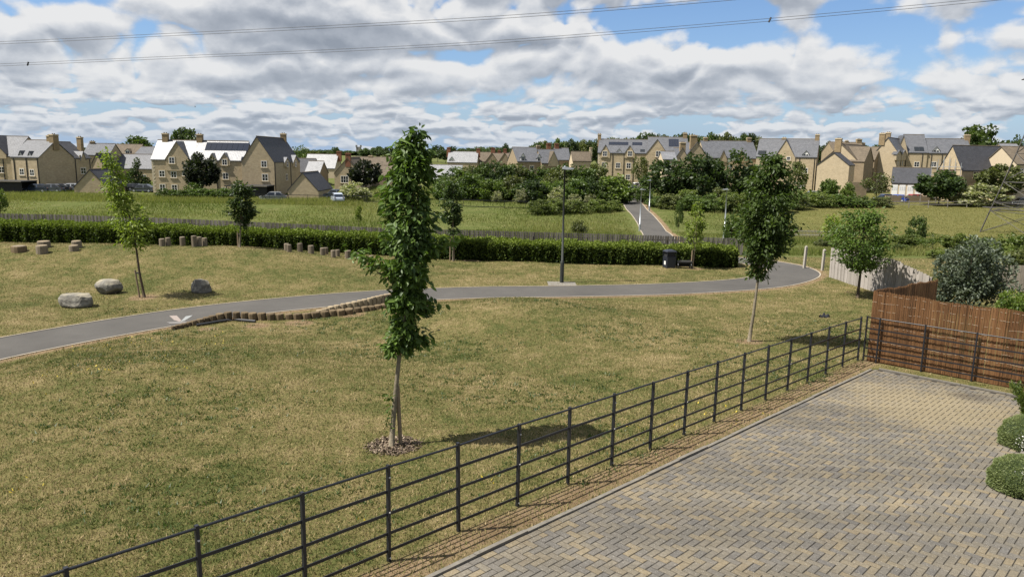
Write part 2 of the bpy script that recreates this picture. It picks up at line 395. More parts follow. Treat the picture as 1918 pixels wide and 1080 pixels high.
def f_boards(t):
    a_ = t.n('ShaderNodeAttribute', attribute_name='rnd').outputs['Fac']; n = t.noise(t.co.outputs['Object'], 2.0, 4, .6)
    setc(t, t.ramp(t.math('ADD', t.math('MULTIPLY', a_, .7), t.math('MULTIPLY', n, .4)), (.1, (.045, .039, .031)), (.5, (.092, .082, .068)), (.9, (.155, .14, .12)))); t.b.inputs['Roughness'].default_value = .95
M['boards'] = mat('weathered_boards', f_boards)
M['black_timber'] = plain('black_timber', (.02, .019, .018), .8, .3, 4)
# ================================================================== SETTING
FARP = catmull([G(*q)[:2] for q in [(1246, 466), (1231, 441), (1216, 421), (1203, 404), (1190, 390), (1182, 378), (1181, 366), (1185, 354)]], 6)
def axis(segs):
    out = []
    for a, b, n in segs: out += list(np.linspace(a, b, n, endpoint=False))
    return np.array(out+[segs[-1][1]])
XS = axis([(-3500, -700, 12), (-700, -150, 22), (-150, -45, 30), (-45, -26, 30), (-26, 24, 200), (24, 45, 30), (45, 150, 30), (150, 700, 24), (700, 3500, 12)])
YS = axis([(-30, 3, 14), (3, 48, 190), (48, 160, 90), (160, 420, 50), (420, 1200, 30), (1200, 6000, 12)])
gx, gy = np.meshgrid(XS, YS); zz = H(gx, gy)
s_, t_ = st(gx, gy)
dpath, spath = polydist(gx, gy, PATH)
indrive = (t_ > .60) & (t_ < 12) & (s_ < 18.25) & (s_ > -14)
zz = np.where(dpath < PW-.15, zz-.05, zz)
zz = np.where(indrive, zz-.06, zz)
def lawn_masks(x, y, s, t, d, side):
    dirt = np.clip(1-np.abs(d-PW-.12)/.55, 0, 1)*np.where(side < 0, .85, .25)*(d > PW-.2)
    strip = sst(-.25, .15, t)*(1-sst(.45, .75, t))*(s < 19)*(s > -3)*.66
    dirt = np.maximum(dirt, strip)
    for (cx, cy, r) in DIRTS: dirt = np.maximum(dirt, 1.1*np.clip(1-np.hypot(x-cx, y-cy)/r, 0, 1))
    return dirt
g1 = G(268, 557); g2 = G(1300, 503); g3 = G(1403, 640); g4 = G(560, 605); g5 = G(480, 610)
DIRTS = [(g1[0], g1[1], 1.0), (g2[0], g2[1], .9), (g3[0], g3[1], .8), (g4[0], g4[1], .9), (g5[0], g5[1], .8), (G(660, 590)[0], G(660, 590)[1], .9), (G(390, 617)[0], G(390, 617)[1], .6)]
dirt = lawn_masks(gx, gy, s_, t_, dpath, spath)
dfar, _ = polydist(gx, gy, FARP)
dirt = np.maximum(dirt, np.clip(1-np.abs(dfar-2.0)/.9, 0, 1)*.9*(gx > np.interp(gy, FARP[:, 1], FARP[:, 0])))
mead = sst(42.5, 45, gy)
dry = sst(0, 12, gx-(.33*gy-2))*sst(80, 95, gy)*(1-sst(160, 175, gy))
ny, nx = gx.shape
V = np.stack([gx, gy, zz], -1).reshape(-1, 3)
idx = np.arange(ny*nx).reshape(ny, nx)
Q = np.stack([idx[:-1, :-1], idx[:-1, 1:], idx[1:, 1:], idx[1:, :-1]], -1).reshape(-1, 4)
me = bpy.data.meshes.new('ground')
me.vertices.add(len(V)); me.vertices.foreach_set('co', V.astype(np.float32).ravel())
me.loops.add(Q.size); me.loops.foreach_set('vertex_index', Q.astype(np.int32).ravel())
me.polygons.add(len(Q)); me.polygons.foreach_set('loop_start', np.arange(0, Q.size, 4, dtype=np.int32))
for nm, a in (('dirt', dirt), ('mead', mead), ('dry', dry)):
    at = me.attributes.new(nm, 'FLOAT', 'POINT'); at.data.foreach_set('value', a.astype(np.float32).ravel())
me.update(calc_edges=True)
me.polygons.foreach_set('use_smooth', np.ones(len(Q), bool))
tag(link('ground', me, M['lawn']), kind='structure')

def ribbon(name, poly, lo, hi, z, m, kind='structure', thick=0):
    poly = np.asarray(poly); d = np.gradient(poly, axis=0); d /= np.linalg.norm(d, axis=1)[:, None]
    nrm = np.stack([-d[:, 1], d[:, 0]], 1)
    mb = MB(); A = poly+nrm*lo; B = poly+nrm*hi; n = len(poly)
    zA = z(A) if callable(z) else np.full(n, z); zB = z(B) if callable(z) else np.full(n, z)
    if not thick:
        mb.add([(*A[i], zA[i]) for i in range(n)]+[(*B[i], zB[i]) for i in range(n)], [(i+1, i, n+i, n+i+1) for i in range(n-1)])
    else:
        vs = [(*A[i], zA[i]) for i in range(n)]+[(*B[i], zB[i]) for i in range(n)]+[(*A[i], zA[i]-thick) for i in range(n)]+[(*B[i], zB[i]-thick) for i in range(n)]
        fs = []
        for i in range(n-1): fs += [(i+1, i, n+i, n+i+1), (i, i+1, 2*n+i+1, 2*n+i), (n+i+1, n+i, 3*n+i, 3*n+i+1)]
        fs += [(0, n, 3*n, 2*n), (n-1, 3*n-1, 4*n-1, 2*n-1)]
        mb.add(vs, fs)
    o = mb.build(name, m, smooth=not thick); tag(o, kind=kind); return o
ribbon('path', PATH, -PW, PW, PZ+.004, M['asphalt'])
ribbon('path_edging', PATH, PW, PW+.055, PZ+.022, M['edging'], thick=.12)
ribbon('path_edging', PATH, -PW-.055, -PW, PZ+.022, M['edging'], thick=.12)
hz = lambda off: (lambda A: H(A[:, 0], A[:, 1])+off)
ribbon('meadow_path', FARP, -1.55, 1.55, hz(.10), M['asphalt'])
ribbon('meadow_path_edging', FARP, -1.66, -1.55, hz(.13), M['edging'], thick=.15)
ribbon('meadow_path_edging', FARP, 1.55, 1.62, hz(.13), M['edging'], thick=.15)
# concrete pad under the street lamp
LB = G(1052, 531)
tag(MB().box(LB[0]-.62, LB[0]+.62, LB[1]-.62, LB[1]+.42, PZ-.1, PZ+.02).build('lamp_pad', M['concrete']), kind='structure')
# chalk drawing on the path
def f_chalk(c):
    return lambda t: (setc(t, c), t.b.inputs['Roughness'].__setattr__('default_value', 1.0))
for k, (poly, c, lb) in enumerate([
        ([(317, 591), (331, 590.5), (340, 600), (336, 602), (326, 599)], (.26, .215, .19), 'pinkish left wing'),
        ([(338, 602), (348, 592), (361, 590), (356, 594), (346, 600)], (.24, .25, .245), 'pale blue right wing'),
        ([(312, 603), (345, 601.5), (352, 603), (338, 606), (318, 606)], (.16, .15, .14), 'smudge')]):
    pts = [flat(*q, PZ+.010) for q in poly]
    o = MB().add([(*p, PZ+.010+.002*k) for p in pts], [tuple(range(len(pts)))[::-1]])
    m_ = mat('chalk', f_chalk(c))
    if k == 0: chalk = o.build('chalk_drawing', m_); tag(chalk, 'faded winged chalk drawing on the grey path by the log edging', 'chalk drawing')
    else: o.build('chalk_wing', m_, chalk)

# ------------------------------------------------------------------ driveway of herringbone pavers
DX = Vector((FE[0], FE[1], -.0335)).normalized(); DY = Vector((-FN[0], -FN[1], 0)); DN = DX.cross(DY).normalized()
drive = empty('driveway', (FO[0], FO[1], .40)); tag(drive, kind='structure')
mw = Matrix((DX, DY, DN)).transposed().to_4x4(); mw.translation = (FO[0], FO[1], .40); drive.matrix_world = mw
def paver_mat(name, src):
    def f(t):
        r = t.n('ShaderNodeObjectInfo').outputs['Random'] if src == 'obj' else t.n('ShaderNodeAttribute', attribute_name='rnd').outputs['Fac']
        geo = t.n('ShaderNodeNewGeometry').outputs['Position']
        c = t.ramp(r, (0, (.094, .088, .080)), (.25, (.124, .112, .094)), (.48, (.146, .126, .093)), (.62, (.130, .115, .090)), (.80, (.172, .140, .090)), (.92, (.154, .125, .082)), (1, (.102, .098, .092)))
        n = t.noise(geo, 26, 5, .75); n2 = t.noise(geo, 1.0, 5, .65); n3 = t.noise(geo, 75, 2, .6)
        k = t.math('ADD', t.math('MULTIPLY', n, 1.3), .35); c = t.mix(1, c, t.n('ShaderNodeCombineXYZ', i_0=k, i_1=k, i_2=k).outputs[0], 'MULTIPLY')
        tyre = t.n('ShaderNodeMapping', i_0=geo, vector_type='POINT'); tyre.inputs['Rotation'].default_value = (0, 0, -math.atan2(FE[1], FE[0])); tyre.inputs['Scale'].default_value = (.10, 1.5, 1)
        n6 = t.noise(tyre.outputs[0], 1.0, 4, .6); k6 = t.math('ADD', t.math('MULTIPLY', t.smooth(n6, .35, .65), .34), .90)
        c = t.mix(1, c, t.n('ShaderNodeCombineXYZ', i_0=k6, i_1=k6, i_2=k6).outputs[0], 'MULTIPLY')
        # grime away from the washed patch
        dv = t.n('ShaderNodeVectorMath', operation='DISTANCE', i_0=geo, i_1=(9.0, 15.2, -.1)).outputs['Value']
        wash = t.smooth(t.math('ADD', dv, t.math('MULTIPLY', n2, 2.4)), 3.9, 1.9)
        c = t.mix(t.math('MULTIPLY', wash, .62), c, t.mix(r, (.27, .215, .12), (.20, .165, .100)))
        wash2 = t.math('SUBTRACT', 1, wash)
        gr = t.math('MULTIPLY', t.smooth(n2, .38, .68), t.math('MULTIPLY', wash2, .58)); c = t.mix(gr, c, (.100, .092, .075))
        sp = t.math('GREATER_THAN', n3, .66); c = t.mix(t.math('MULTIPLY', sp, .6), c, (.42, .40, .35))
        d2 = t.n('ShaderNodeVectorMath', operation='DISTANCE', i_0=geo, i_1=(10.35, 16.1, -.2)).outputs['Value']
        stn = t.smooth(t.math('ADD', d2, t.math('MULTIPLY', n2, .9)), 1.05, .65); c = t.mix(t.math('MULTIPLY', stn, .5), c, (.06, .05, .04))
        setc(t, c); t.b.inputs['Roughness'].default_value = .92; t.b.inputs['Specular IOR Level'].default_value = .2; bump(t, n, .4, .004)
    return mat(name, f)
PM = paver_mat('paver', 'obj'); PMA = paver_mat('paver_field', 'attr')
PU, GAP, CH = .102, .0058, .004
def paver_geo(cx, cy, lx, ly, dz=0):
    a, b = lx/2-GAP, ly/2-GAP
    vs = []
    for (ex, ey, z) in ((a, b, -.05), (a, b, -CH), (a-CH, b-CH, 0)):
        vs += [(cx-ex, cy-ey, z+dz), (cx+ex, cy-ey, z+dz), (cx+ex, cy+ey, z+dz), (cx-ex, cy+ey, z+dz)]
    fs = []
    for l in (0, 4):
        for i in range(4): fs.append((l+i, l+(i+1) % 4, l+4+(i+1) % 4, l+4+i))
    fs.append((8, 9, 10, 11)); return vs, fs
bricks = []
T0, S1 = .735, 18.05
BED = [(10.6, 6.4), (10.95, 5.7), (11.35, 5.2), (12.0, 4.75), (13.0, 4.55), (15.0, 4.45), (17.0, 4.7), (18.3, 5.0), (19, 6.4)]
def in_bed(s, t): return t > np.interp(s, [b[0] for b in BED], [b[1] for b in BED])
for i in range(-36, 178):
    for j in range(0, 64):
        r = (i-j) % 4
        if r == 0: cx, cy, lx, ly = (i+1)*PU, (j+.5)*PU, 2*PU, PU
        elif r == 3: cx, cy, lx, ly = (i+.5)*PU, (j+1)*PU, PU, 2*PU
        elif r == 2 and j == 0: cx, cy, lx, ly = (i+.5)*PU, .5*PU, PU, PU
        else: continue
        s, t = cx, T0+cy
        if s > S1 or t > 7.2: continue
        if s > 10.6 and in_bed(s, t): continue
        px, py = proj(mw @ Vector((s, -t, 0)))
        if px > 2350 or py > 1500: continue
        bricks.append((s, t, lx, ly))
for k in range(-18, 88):                                         # border course along the kerb
    s = .1+k*2*PU+PU
    if s < S1: bricks.append((s, T0-PU/2, 2*PU, PU))
def bkey(b):
    p = mw @ Vector((b[0], -b[1], 0)); px, py = proj(p); d = (p-Vector((0, 0, CZ))).length
    return d+(1000 if (px < 0 or px > 1918 or py > 1075) else 0)
bricks.sort(key=bkey)
protos = {}
for (s, t, lx, ly) in bricks[:300]:
    key = (lx, ly)
    if key not in protos:
        mb = MB().add(*paver_geo(0, 0, lx, ly)); o = mb.build('paver', PM, drive); protos[key] = o.data
    else: o = link('paver', protos[key], None, drive)
    o.location = (s, -t, random.uniform(-.002, .002)); o.rotation_euler = (random.gauss(0, .004), random.gauss(0, .004), random.gauss(0, .006))
vs, fs, rr = [], [], []
for (s, t, lx, ly) in bricks[300:]:
    v, f = paver_geo(s, -t, lx, ly, random.uniform(-.002, .002)); o_ = len(vs)
    vs += v; fs += [tuple(q+o_ for q in g) for g in f]; rr += [random.random()]*12
me = bpy.data.meshes.new('paver_field'); me.from_pydata(vs, [], fs)
at = me.attributes.new('rnd', 'FLOAT', 'POINT'); at.data.foreach_set('value', rr); me.update()
tag(link('paver_field', me, PMA, drive), kind='stuff')
MB().box(-3.8, S1+.1, -7.6, -T0+PU+.02, -.2, -.008).build('joint_sand', plain('joint_sand', (.045, .040, .033), .95, .4, 12, spec=.1), drive)
KM = plain('kerb_stone', (.165, .15, .125), .92, .45, 9, spec=.2, bmp=.3)
kme = MB().box(-.455, .455, -.03, .03, -.15, .022)
ko = kme.build('kerb_stone', KM, drive); ko.location = (.9, -(T0-PU-.038), 0)
for k in list(range(-5, 0))+list(range(1, 19)):
    c = link('kerb_stone', ko.data, None, drive); c.location = (.9+.92*k, -(T0-PU-.038)+random.uniform(-.006, .006), random.uniform(-.004, .008)); c.rotation_euler = (0, 0, random.gauss(0, .006))
for k in range(6):
    c = link('kerb_stone', ko.data, None, drive); c.location = (S1+.15, -(1.15+.92*k), 0); c.rotation_euler = (0, 0, math.pi/2)
# planting bed at the right edge
bp = [(s, -t) for s, t in BED]
mb = MB(); n = len(bp)
mb.add([(s, y-.02, .015) for s, y in bp]+[(s, -7.5, .06) for s, y in bp], [(i, i+1, n+i+1, n+i) for i in range(n-1)])
tag(mb.build('planting_bed', plain('bed_soil', (.10, .075, .05), .95, .5, 15), drive), kind='structure')
for a, b in zip(bp[:-1], bp[1:]):
    a = Vector((*a, 0)); b = Vector((*b, 0)); L = (b-a).length; o = MB().box(-L/2, L/2, -.03, .03, -.1, .03).build('bed_edging', KM, drive)
    o.location = (a+b)/2; o.rotation_euler = (0, 0, math.atan2((b-a).y, (b-a).x))

# ------------------------------------------------------------------ grass
def blades(name, x, y, z, h, wd, m, attr, lean=.5):
    N = len(x); an = RNG.uniform(0, 2*np.pi, N); la = RNG.uniform(0, 2*np.pi, N); ll = RNG.uniform(0, lean, N)*h
    dx, dy = np.cos(an)*wd/2, np.sin(an)*wd/2
    V = np.zeros((N, 3, 3))
    V[:, 0] = np.stack([x-dx, y-dy, z-.005], 1); V[:, 1] = np.stack([x+dx, y+dy, z-.005], 1)
    V[:, 2] = np.stack([x+np.cos(la)*ll, y+np.sin(la)*ll, z+h], 1)
    return npmesh(name, V, 3, m, attr=attr)
N = 900000
yy = 5+40*RNG.random(N)**1.35; xx = RNG.uniform(-.80, .72, N)*(yy+2)
s_, t_ = st(xx, yy); d_, sd_ = polydist(xx, yy, PATH[::3])
dm = lawn_masks(xx, yy, s_, t_, d_, sd_)
ok = (d_ > PW+.06) & ~((t_ > .57) & (s_ < 18.4)) & (yy < 43.5) & (RNG.random(N) > dm*.75) & (t_ < 9)
ok &= ~((t_ > .1) & (s_ > 18.7))
xx, yy = xx[ok][:430000], yy[ok][:430000]
zc = H(xx, yy)
hh = RNG.uniform(.022, .055, len(xx)); wd = RNG.uniform(.008, .016, len(xx))*(1+yy/30)
tag(blades('lawn_grass', xx, yy, zc, hh, wd, M['blade'], RNG.random(len(xx)), 1.2), 'short sunburnt lawn grass between the path and the fences', 'grass', kind='stuff')
# weeds and clover tufts in the lawn
N = 4200
cx = []; 
xx = RNG.uniform(-14, 12, N*3); yy = RNG.uniform(8, 27, N*3); s_, t_ = st(xx, yy); d_, _ = polydist(xx, yy, PATH[::3])
k_ = (t_ < .2) & (d_ > PW+.4) & (np.sin(xx*.8+yy*.5)+np.sin(yy*1.3-xx*.4)+RNG.normal(0, .7, N*3) > .55) & (yy < 26)
xx, yy = xx[k_][:N], yy[k_][:N]; rep = 9
X = np.repeat(xx, rep)+RNG.normal(0, .055, len(xx)*rep); Y = np.repeat(yy, rep)+RNG.normal(0, .045, len(yy)*rep)
tag(blades('lawn_weeds', X, Y, H(X, Y), RNG.uniform(.02, .06, len(X)), RNG.uniform(.018, .04, len(X)), leafmat('weed', (.045, .085, .02), (.095, .135, .036)), RNG.random(len(X)), 1.6),
    'small dark green weeds scattered in the dry lawn', 'weeds', kind='stuff')
# yellow bird's-foot flowers
fl = []
for (px, py, n, sp) in [(330, 640, 60, .9), (190, 690, 40, .7), (60, 720, 30, .8), (205, 648, 30, .6), (170, 560, 10, .5), (35, 920, 14, .25), (915, 905, 8, .2), (1230, 800, 12, .25), (1340, 770, 30, .5), (320, 690, 14, .3), (640, 985, 4, .2)]:
    g = G(px, py)
    for _ in range(n): fl.append((g[0]+random.gauss(0, sp), g[1]+random.gauss(0, sp*.7)))
fl = np.array(fl); tag(blades('yellow_flowers', fl[:, 0], fl[:, 1], H(fl[:, 0], fl[:, 1])+.01, np.full(len(fl), .03), np.full(len(fl), .035), plain('yellow_petal', (.55, .42, .04), .7), None, 1.5),
    'tiny yellow flowers dotted over the lawn', 'flowers', kind='stuff')
# meadow grass
N = 330000
yy = 46+115*RNG.random(N)**1.1; xx = RNG.uniform(-.74, .74, N)*(yy+6)
d_, _ = polydist(xx, yy, FARP[::2]); dr = (xx-(.33*yy-2) > 6) & (yy > 88)
ok = (d_ > 2.0+RNG.random(N)*1.2) & ~dr
xx, yy = xx[ok], yy[ok]; hh = RNG.uniform(.2, .55, len(xx))*(.7+.6*np.sin(xx*.21)*np.sin(yy*.17+1)**2)
tag(blades('meadow_grass', xx, yy, H(xx, yy), np.abs(hh), RNG.uniform(.02, .05, len(xx))*(1+yy/120), M['meadow_blade'],
    np.clip(.4+.4*np.sin(xx*.13+yy*.07)*np.sin(yy*.15)+RNG.normal(0, .22, len(xx)), 0, 1), .7), 'tall green and straw coloured meadow grass beyond the board fence', 'grass', kind='stuff')
N = 26000
yy = RNG.uniform(117, 126, N); xx = RNG.uniform(-.74, -.20, N)*yy
tag(blades('verge_grass', xx, yy, H(xx, yy), RNG.uniform(.3, .75, N), RNG.uniform(.03, .07, N), M['meadow_blade'], .15+RNG.random(N)*.85, .6), 'tall uncut grass along the far edge of the left meadow', 'grass', kind='stuff')
N = 60000
yy = RNG.uniform(88, 158, N); xx = RNG.uniform(.33, .76, N)*yy
tag(blades('field_grass', xx, yy, H(xx, yy), RNG.uniform(.06, .2, N), RNG.uniform(.03, .08, N), leafmat('field_blade', (.105, .108, .032), (.185, .160, .062), .3, .8, .1), RNG.random(N), 1.0),
    'short dry pasture grass in the field under the pylon', 'grass', kind='stuff')

# ================================================================== ESTATE FENCES
RAILZ = [1.165, .87, .59, .345, .13]
def estate_fence(name, label, pts, top):
    """pts: ground points of posts (world)"""
    o0 = Vector(pts[0]); f = empty(name, o0, 0, label, 'fence')
    d = Vector(pts[-1])-o0; an = math.atan2(d.y, d.x); post = None
    for i, p in enumerate(pts):
        if post is None:
            mb = MB().box(-.017, .017, -.022, .022, -.3, 1.195).box(-.012, .012, -.03, .03, -.3, .02); post = mb.build('post', M['iron'], f); c = post
        else: c = link('post', post.data, None, f)
        c.location = Vector(p)-o0; c.rotation_euler = (random.gauss(0, .006), random.gauss(0, .006), an)
        if i % 2 == 0 and i > 2:
            for z in (1.05, .62, .05):
                b = MB(); b.tube([(0, -.03, z), (0, -.036, z)], .011, 6); b.tube([(-.012, -.015, z), (-.006, -.015, z)], .010, 6); bo = b.build('bolt', M['bolt'], c)
    for k, z in enumerate(RAILZ):
        path = [Vector(p)-o0+Vector((0, 0, z+random.gauss(0, .003))) for p in pts]
        mb = MB()
        if k == 0: mb.tube(path, .015, 8)
        else:
            vs, fs = [], []; nrm = Vector((-math.sin(an), math.cos(an), 0))
            for q in path: vs += [q+nrm*.005+Vector((0, 0, .018)), q-nrm*.005+Vector((0, 0, .018)), q-nrm*.005-Vector((0, 0, .018)), q+nrm*.005-Vector((0, 0, .018))]
            for i in range(len(path)-1):
                for a in range(4): fs.append((4*i+a, 4*i+(a+1) % 4, 4*i+4+(a+1) % 4, 4*i+4+a))
            mb.add(vs, fs)
        mb.build('rail', M['iron'], f, smooth=(k == 0))
    return f
fz = lambda n: 5-4.61-.032*n-.00028*n*n
fp = [(FO[0]+.757*n, FO[1]+.797*n, fz(n)) for n in range(-5, 18)]
estate_fence('estate_fence', 'long black iron five-rail estate fence between lawn and paved driveway', fp, 0)
C1 = FO+FE*18.78+FN*.08
f2 = [(*(FO+FE*18.78+FN*t), .40-.0335*18.78+.02) for t in (.1, .42, 1.5, 2.62, 3.72, 4.82, 5.9)]
estate_fence('estate_fence', 'short black iron estate fence running in front of the brown willow screen', f2, 0)

# willow screens: thousands of thin canes wired together
def f_willow(t):
    a = t.n('ShaderNodeAttribute', attribute_name='rnd').outputs['Fac']; n = t.noise(t.co.outputs['Object'], 2.2, 4, .6)
    k = t.math('ADD', t.math('MULTIPLY', a, .7), t.math('MULTIPLY', n, .35))
    setc(t, t.ramp(k, (.1, (.066, .040, .018)), (.45, (.19, .092, .038)), (.75, (.27, .14, .058)), (1, (.38, .24, .115)))); t.b.inputs['Roughness'].default_value = .6
M['willow'] = mat('willow_cane', f_willow); M['wire'] = plain('binding_wire', (.46, .36, .25), .6, .3)
def willow(label, a, b, z0a, z0b, ha, hb, face, n_wire=9, sag=0.0):
    a = np.array(a); b = np.array(b); L = np.linalg.norm(b-a); d = (b-a)/L; nr = np.array([-d[1], d[0]])*face
    o = empty('willow_screen', (*a, z0a), 0, label, 'screen')
    N = int(L/.0042); u = (np.arange(N)+RNG.random(N)*.6)/N; quads = []; att = []
    top = ha+(hb-ha)*u+.018*np.sin(u*L*2.3)+.012*np.sin(u*L*7)+RNG.normal(0, .012, N)-sag*np.sin(u*np.pi)
    zb = (z0b-z0a)*u; off = RNG.normal(0, .006, N); r = RNG.uniform(.0035, .006, N); rn = np.clip(RNG.random(N)*.75+.25*(np.sin(u*L*5.2)*.5+.5), 0, 1)
    bx = RNG.normal(0, .012, N)
    for i in range(N):
        c0 = d*(u[i]*L)+nr*off[i]; c1 = c0+d*bx[i]
        ring = [np.array([*(d*r[i])]), nr*r[i], -d*r[i], -nr*r[i]]
        p0 = [np.array([*(c0+q), zb[i]-.02]) for q in ring]; p1 = [np.array([*(c1+q), zb[i]+top[i]]) for q in ring]
        for k in range(4): quads.append([p0[k], p0[(k+1) % 4], p1[(k+1) % 4], p1[k]]); att.append(rn[i])
    tag(npmesh('canes', np.array(quads), 4, M['willow'], o, att), kind='stuff')
    for k in range(n_wire):
        f_ = (k+.7)/n_wire
        pts = []
        for j in range(0, N, 10):
            if RNG.random() < .08: continue
            hgt = zb[j]+f_*(ha+(hb-ha)*u[j])+.01*math.sin(j*.05+k); c = d*(u[j]*L)-nr*.013
            pts.append((c[0], c[1], hgt))
        mb = MB()
        for q in range(0, len(pts)-1):
            if RNG.random() < .5: mb.tube([pts[q], pts[q+1]], 0.0024, 4, False)
        tag(mb.build('binding_wire', M['wire'], o), kind='stuff')
    return o
wa = FO+FE*18.86+FN*.16; wb = FO+FE*18.90+FN*6.2; wz = .40-.0335*18.8
willow('reddish brown willow screen standing behind the short black fence', wa, wb, wz, wz, 1.86, 1.80, 1)
cornerp = wa+FE*.03
far = np.array(P(1757, 524, 23.2)[:2])
wz2 = h1(*far); willow('shaded willow screen running back from the corner towards the silvery shrub', cornerp, far, wz, wz2, 1.86, float(P(1757, 524, 23.2)[2]-wz2), -1, 0)

# ================================================================== BOARD FENCES
def board_fence(label, pts, bw, m, name='board_fence', gap=.004, hgts=None, posts=True, lean=.004, boards_stuff=False, cap=False):
    """pts: (x, y, zbase, height); boards with their tops following the line"""
    o0 = Vector(pts[0][:3]); f = empty(name, o0, 0, label, 'fence'); meshes = {}; st_ = MB()
    for (a, b) in zip(pts[:-1], pts[1:]):
        A = Vector(a[:3]); B = Vector(b[:3]); D = B-A; L = Vector((D.x, D.y, 0)).length; an = math.atan2(D.y, D.x); n = max(1, int(round(L/bw)))
        ux, uy = math.cos(an), math.sin(an)
        for i in range(n):
            u = (i+.5)/n; p = A+D*u-o0; h = a[3]+(b[3]-a[3])*u+random.gauss(0, .008)
            wv = L/n-(gap if not boards_stuff else .03)
            if boards_stuff:
                k_ = .03*(i % 2); c = [(-wv/2, -.012-k_), (wv/2, -.012-k_), (wv/2, .012-k_), (-wv/2, .012-k_)]
                st_.prism([(p.x+x*ux-y*uy, p.y+x*uy+y*ux) for x, y in c], p.z-.05, p.z+h, 'z')
            else:
                hk = round(h/.04)*.04
                if hk not in meshes:
                    q = MB().box(-wv/2, wv/2, -.011, .011, -.08, hk).build('board', m, f); meshes[hk] = q.data
                else: q = link('board', meshes[hk], None, f)
                q.location = p+Vector((0, 0, h-hk))+Vector((-uy, ux, 0))*(.012 if i % 2 else 0); q.rotation_euler = (random.gauss(0, lean), random.gauss(0, lean), an+random.gauss(0, .03))
        for zf in (.25, .78):
            mb = MB(); za, zb = a[3]*zf, b[3]*zf; nx, ny = -uy*.05, ux*.05
            pa = A-o0+Vector((nx, ny, za)); pb = B-o0+Vector((nx, ny, zb)); mb.tube([pa, pb], .035, 4); mb.build('rail', m, f)
        if posts:
            for k in range(max(2, int(L/2.4)+1)):
                u = k/max(1, int(L/2.4)); p = A+D*u-o0+Vector((-uy, ux, 0))*.11; h = a[3]+(b[3]-a[3])*u
                q = MB().box(-.045, .045, -.045, .045, -.2, h-.05).build('post', m, f, loc=p, rz=an)
    if boards_stuff:
        q = tag(st_.build('boards', M['boards'], f), kind='stuff'); nb = len(st_.v)//8
        at = q.data.attributes.new('rnd', 'FLOAT', 'POINT'); at.data.foreach_set('value', np.repeat(RNG.random(nb), 8).astype(np.float32))
    return f
bpt = []
for (px, Y, tp) in [(-130, 56.5, 398), (100, 55.5, 401.5), (300, 53, 408), (500, 50.8, 416.5), (720, 49, 427), (900, 48.3, 431.5), (1100, 47.6, 437), (1250, 46.8, 441.5), (1392, 46, 447)]:
    q = P(px, tp, Y); zb = h1(q[0], Y)-.1; bpt.append((q[0], Y, zb, q[2]-zb))
board_fence('long grey brown board fence running behind the clipped hedge', bpt, .155, M['fence_wood'], boards_stuff=True)
def fpt(px, pyb, pyt):
    g = G(px, pyb); return (g[0], g[1], g[2], P(px, pyt, g[1])[2]-g[2])
g1, g2, g3 = fpt(1553, 519, 464), fpt(1662, 552, 492), fpt(1640, 546, 486)
fa = fpt(1553, 519, 464)
q1 = np.array(fa[:2]); q2 = G(1668, 556)[:2]; q3 = P(1738, 545, 29.2)[:2]
z2, z3 = h1(*q2), h1(*q3)
board_fence('silvered pale board fence bending round beside the end of the path', [fa, (*q2, z2, P(1668, 486, q2[1])[2]-z2), (*q3, z3, P(1738, 517, q3[1])[2]-z3)], .145, M['grey_wood'])
qa = P(1870, 497, 33); qb = P(1990, 497, 32); za = h1(qa[0], 33)
board_fence('grey brown board fence behind the silvery shrub at the right edge', [(qa[0], 33, za, qa[2]-za), (qb[0], 32, za, qb[2]-za)], .15, M['fence_wood'])
M['post_grey'] = plain('grey_post', (.36, .33, .28), .95, .3, 8, spec=.2)
for px, pb, pt, lb in [(1507, 502, 460, 'taller leaning square timber post at the outer bend of the path'), (1541, 507, 466, 'shorter square timber post next to the pale board fence')]:
    g = G(px-1, pb); h = P(px, pt, g[1])[2]-g[2]
    mb = MB().prism([(-.055, -.055), (.055, -.055), (.055, .055), (-.055, .055)], -.3, h-.05, 'z'); mb.add([(-.055, -.055, h-.05), (.055, -.055, h-.05), (.055, .055, h-.05), (-.055, .055, h-.05), (0, 0, h)], [(0, 1, 4), (1, 2, 4), (2, 3, 4), (3, 0, 4)])
    o = mb.build('gate_post', M['post_grey'], loc=g, rz=.3); o.rotation_euler = (0, .03, .3); tag(o, lb, 'post')
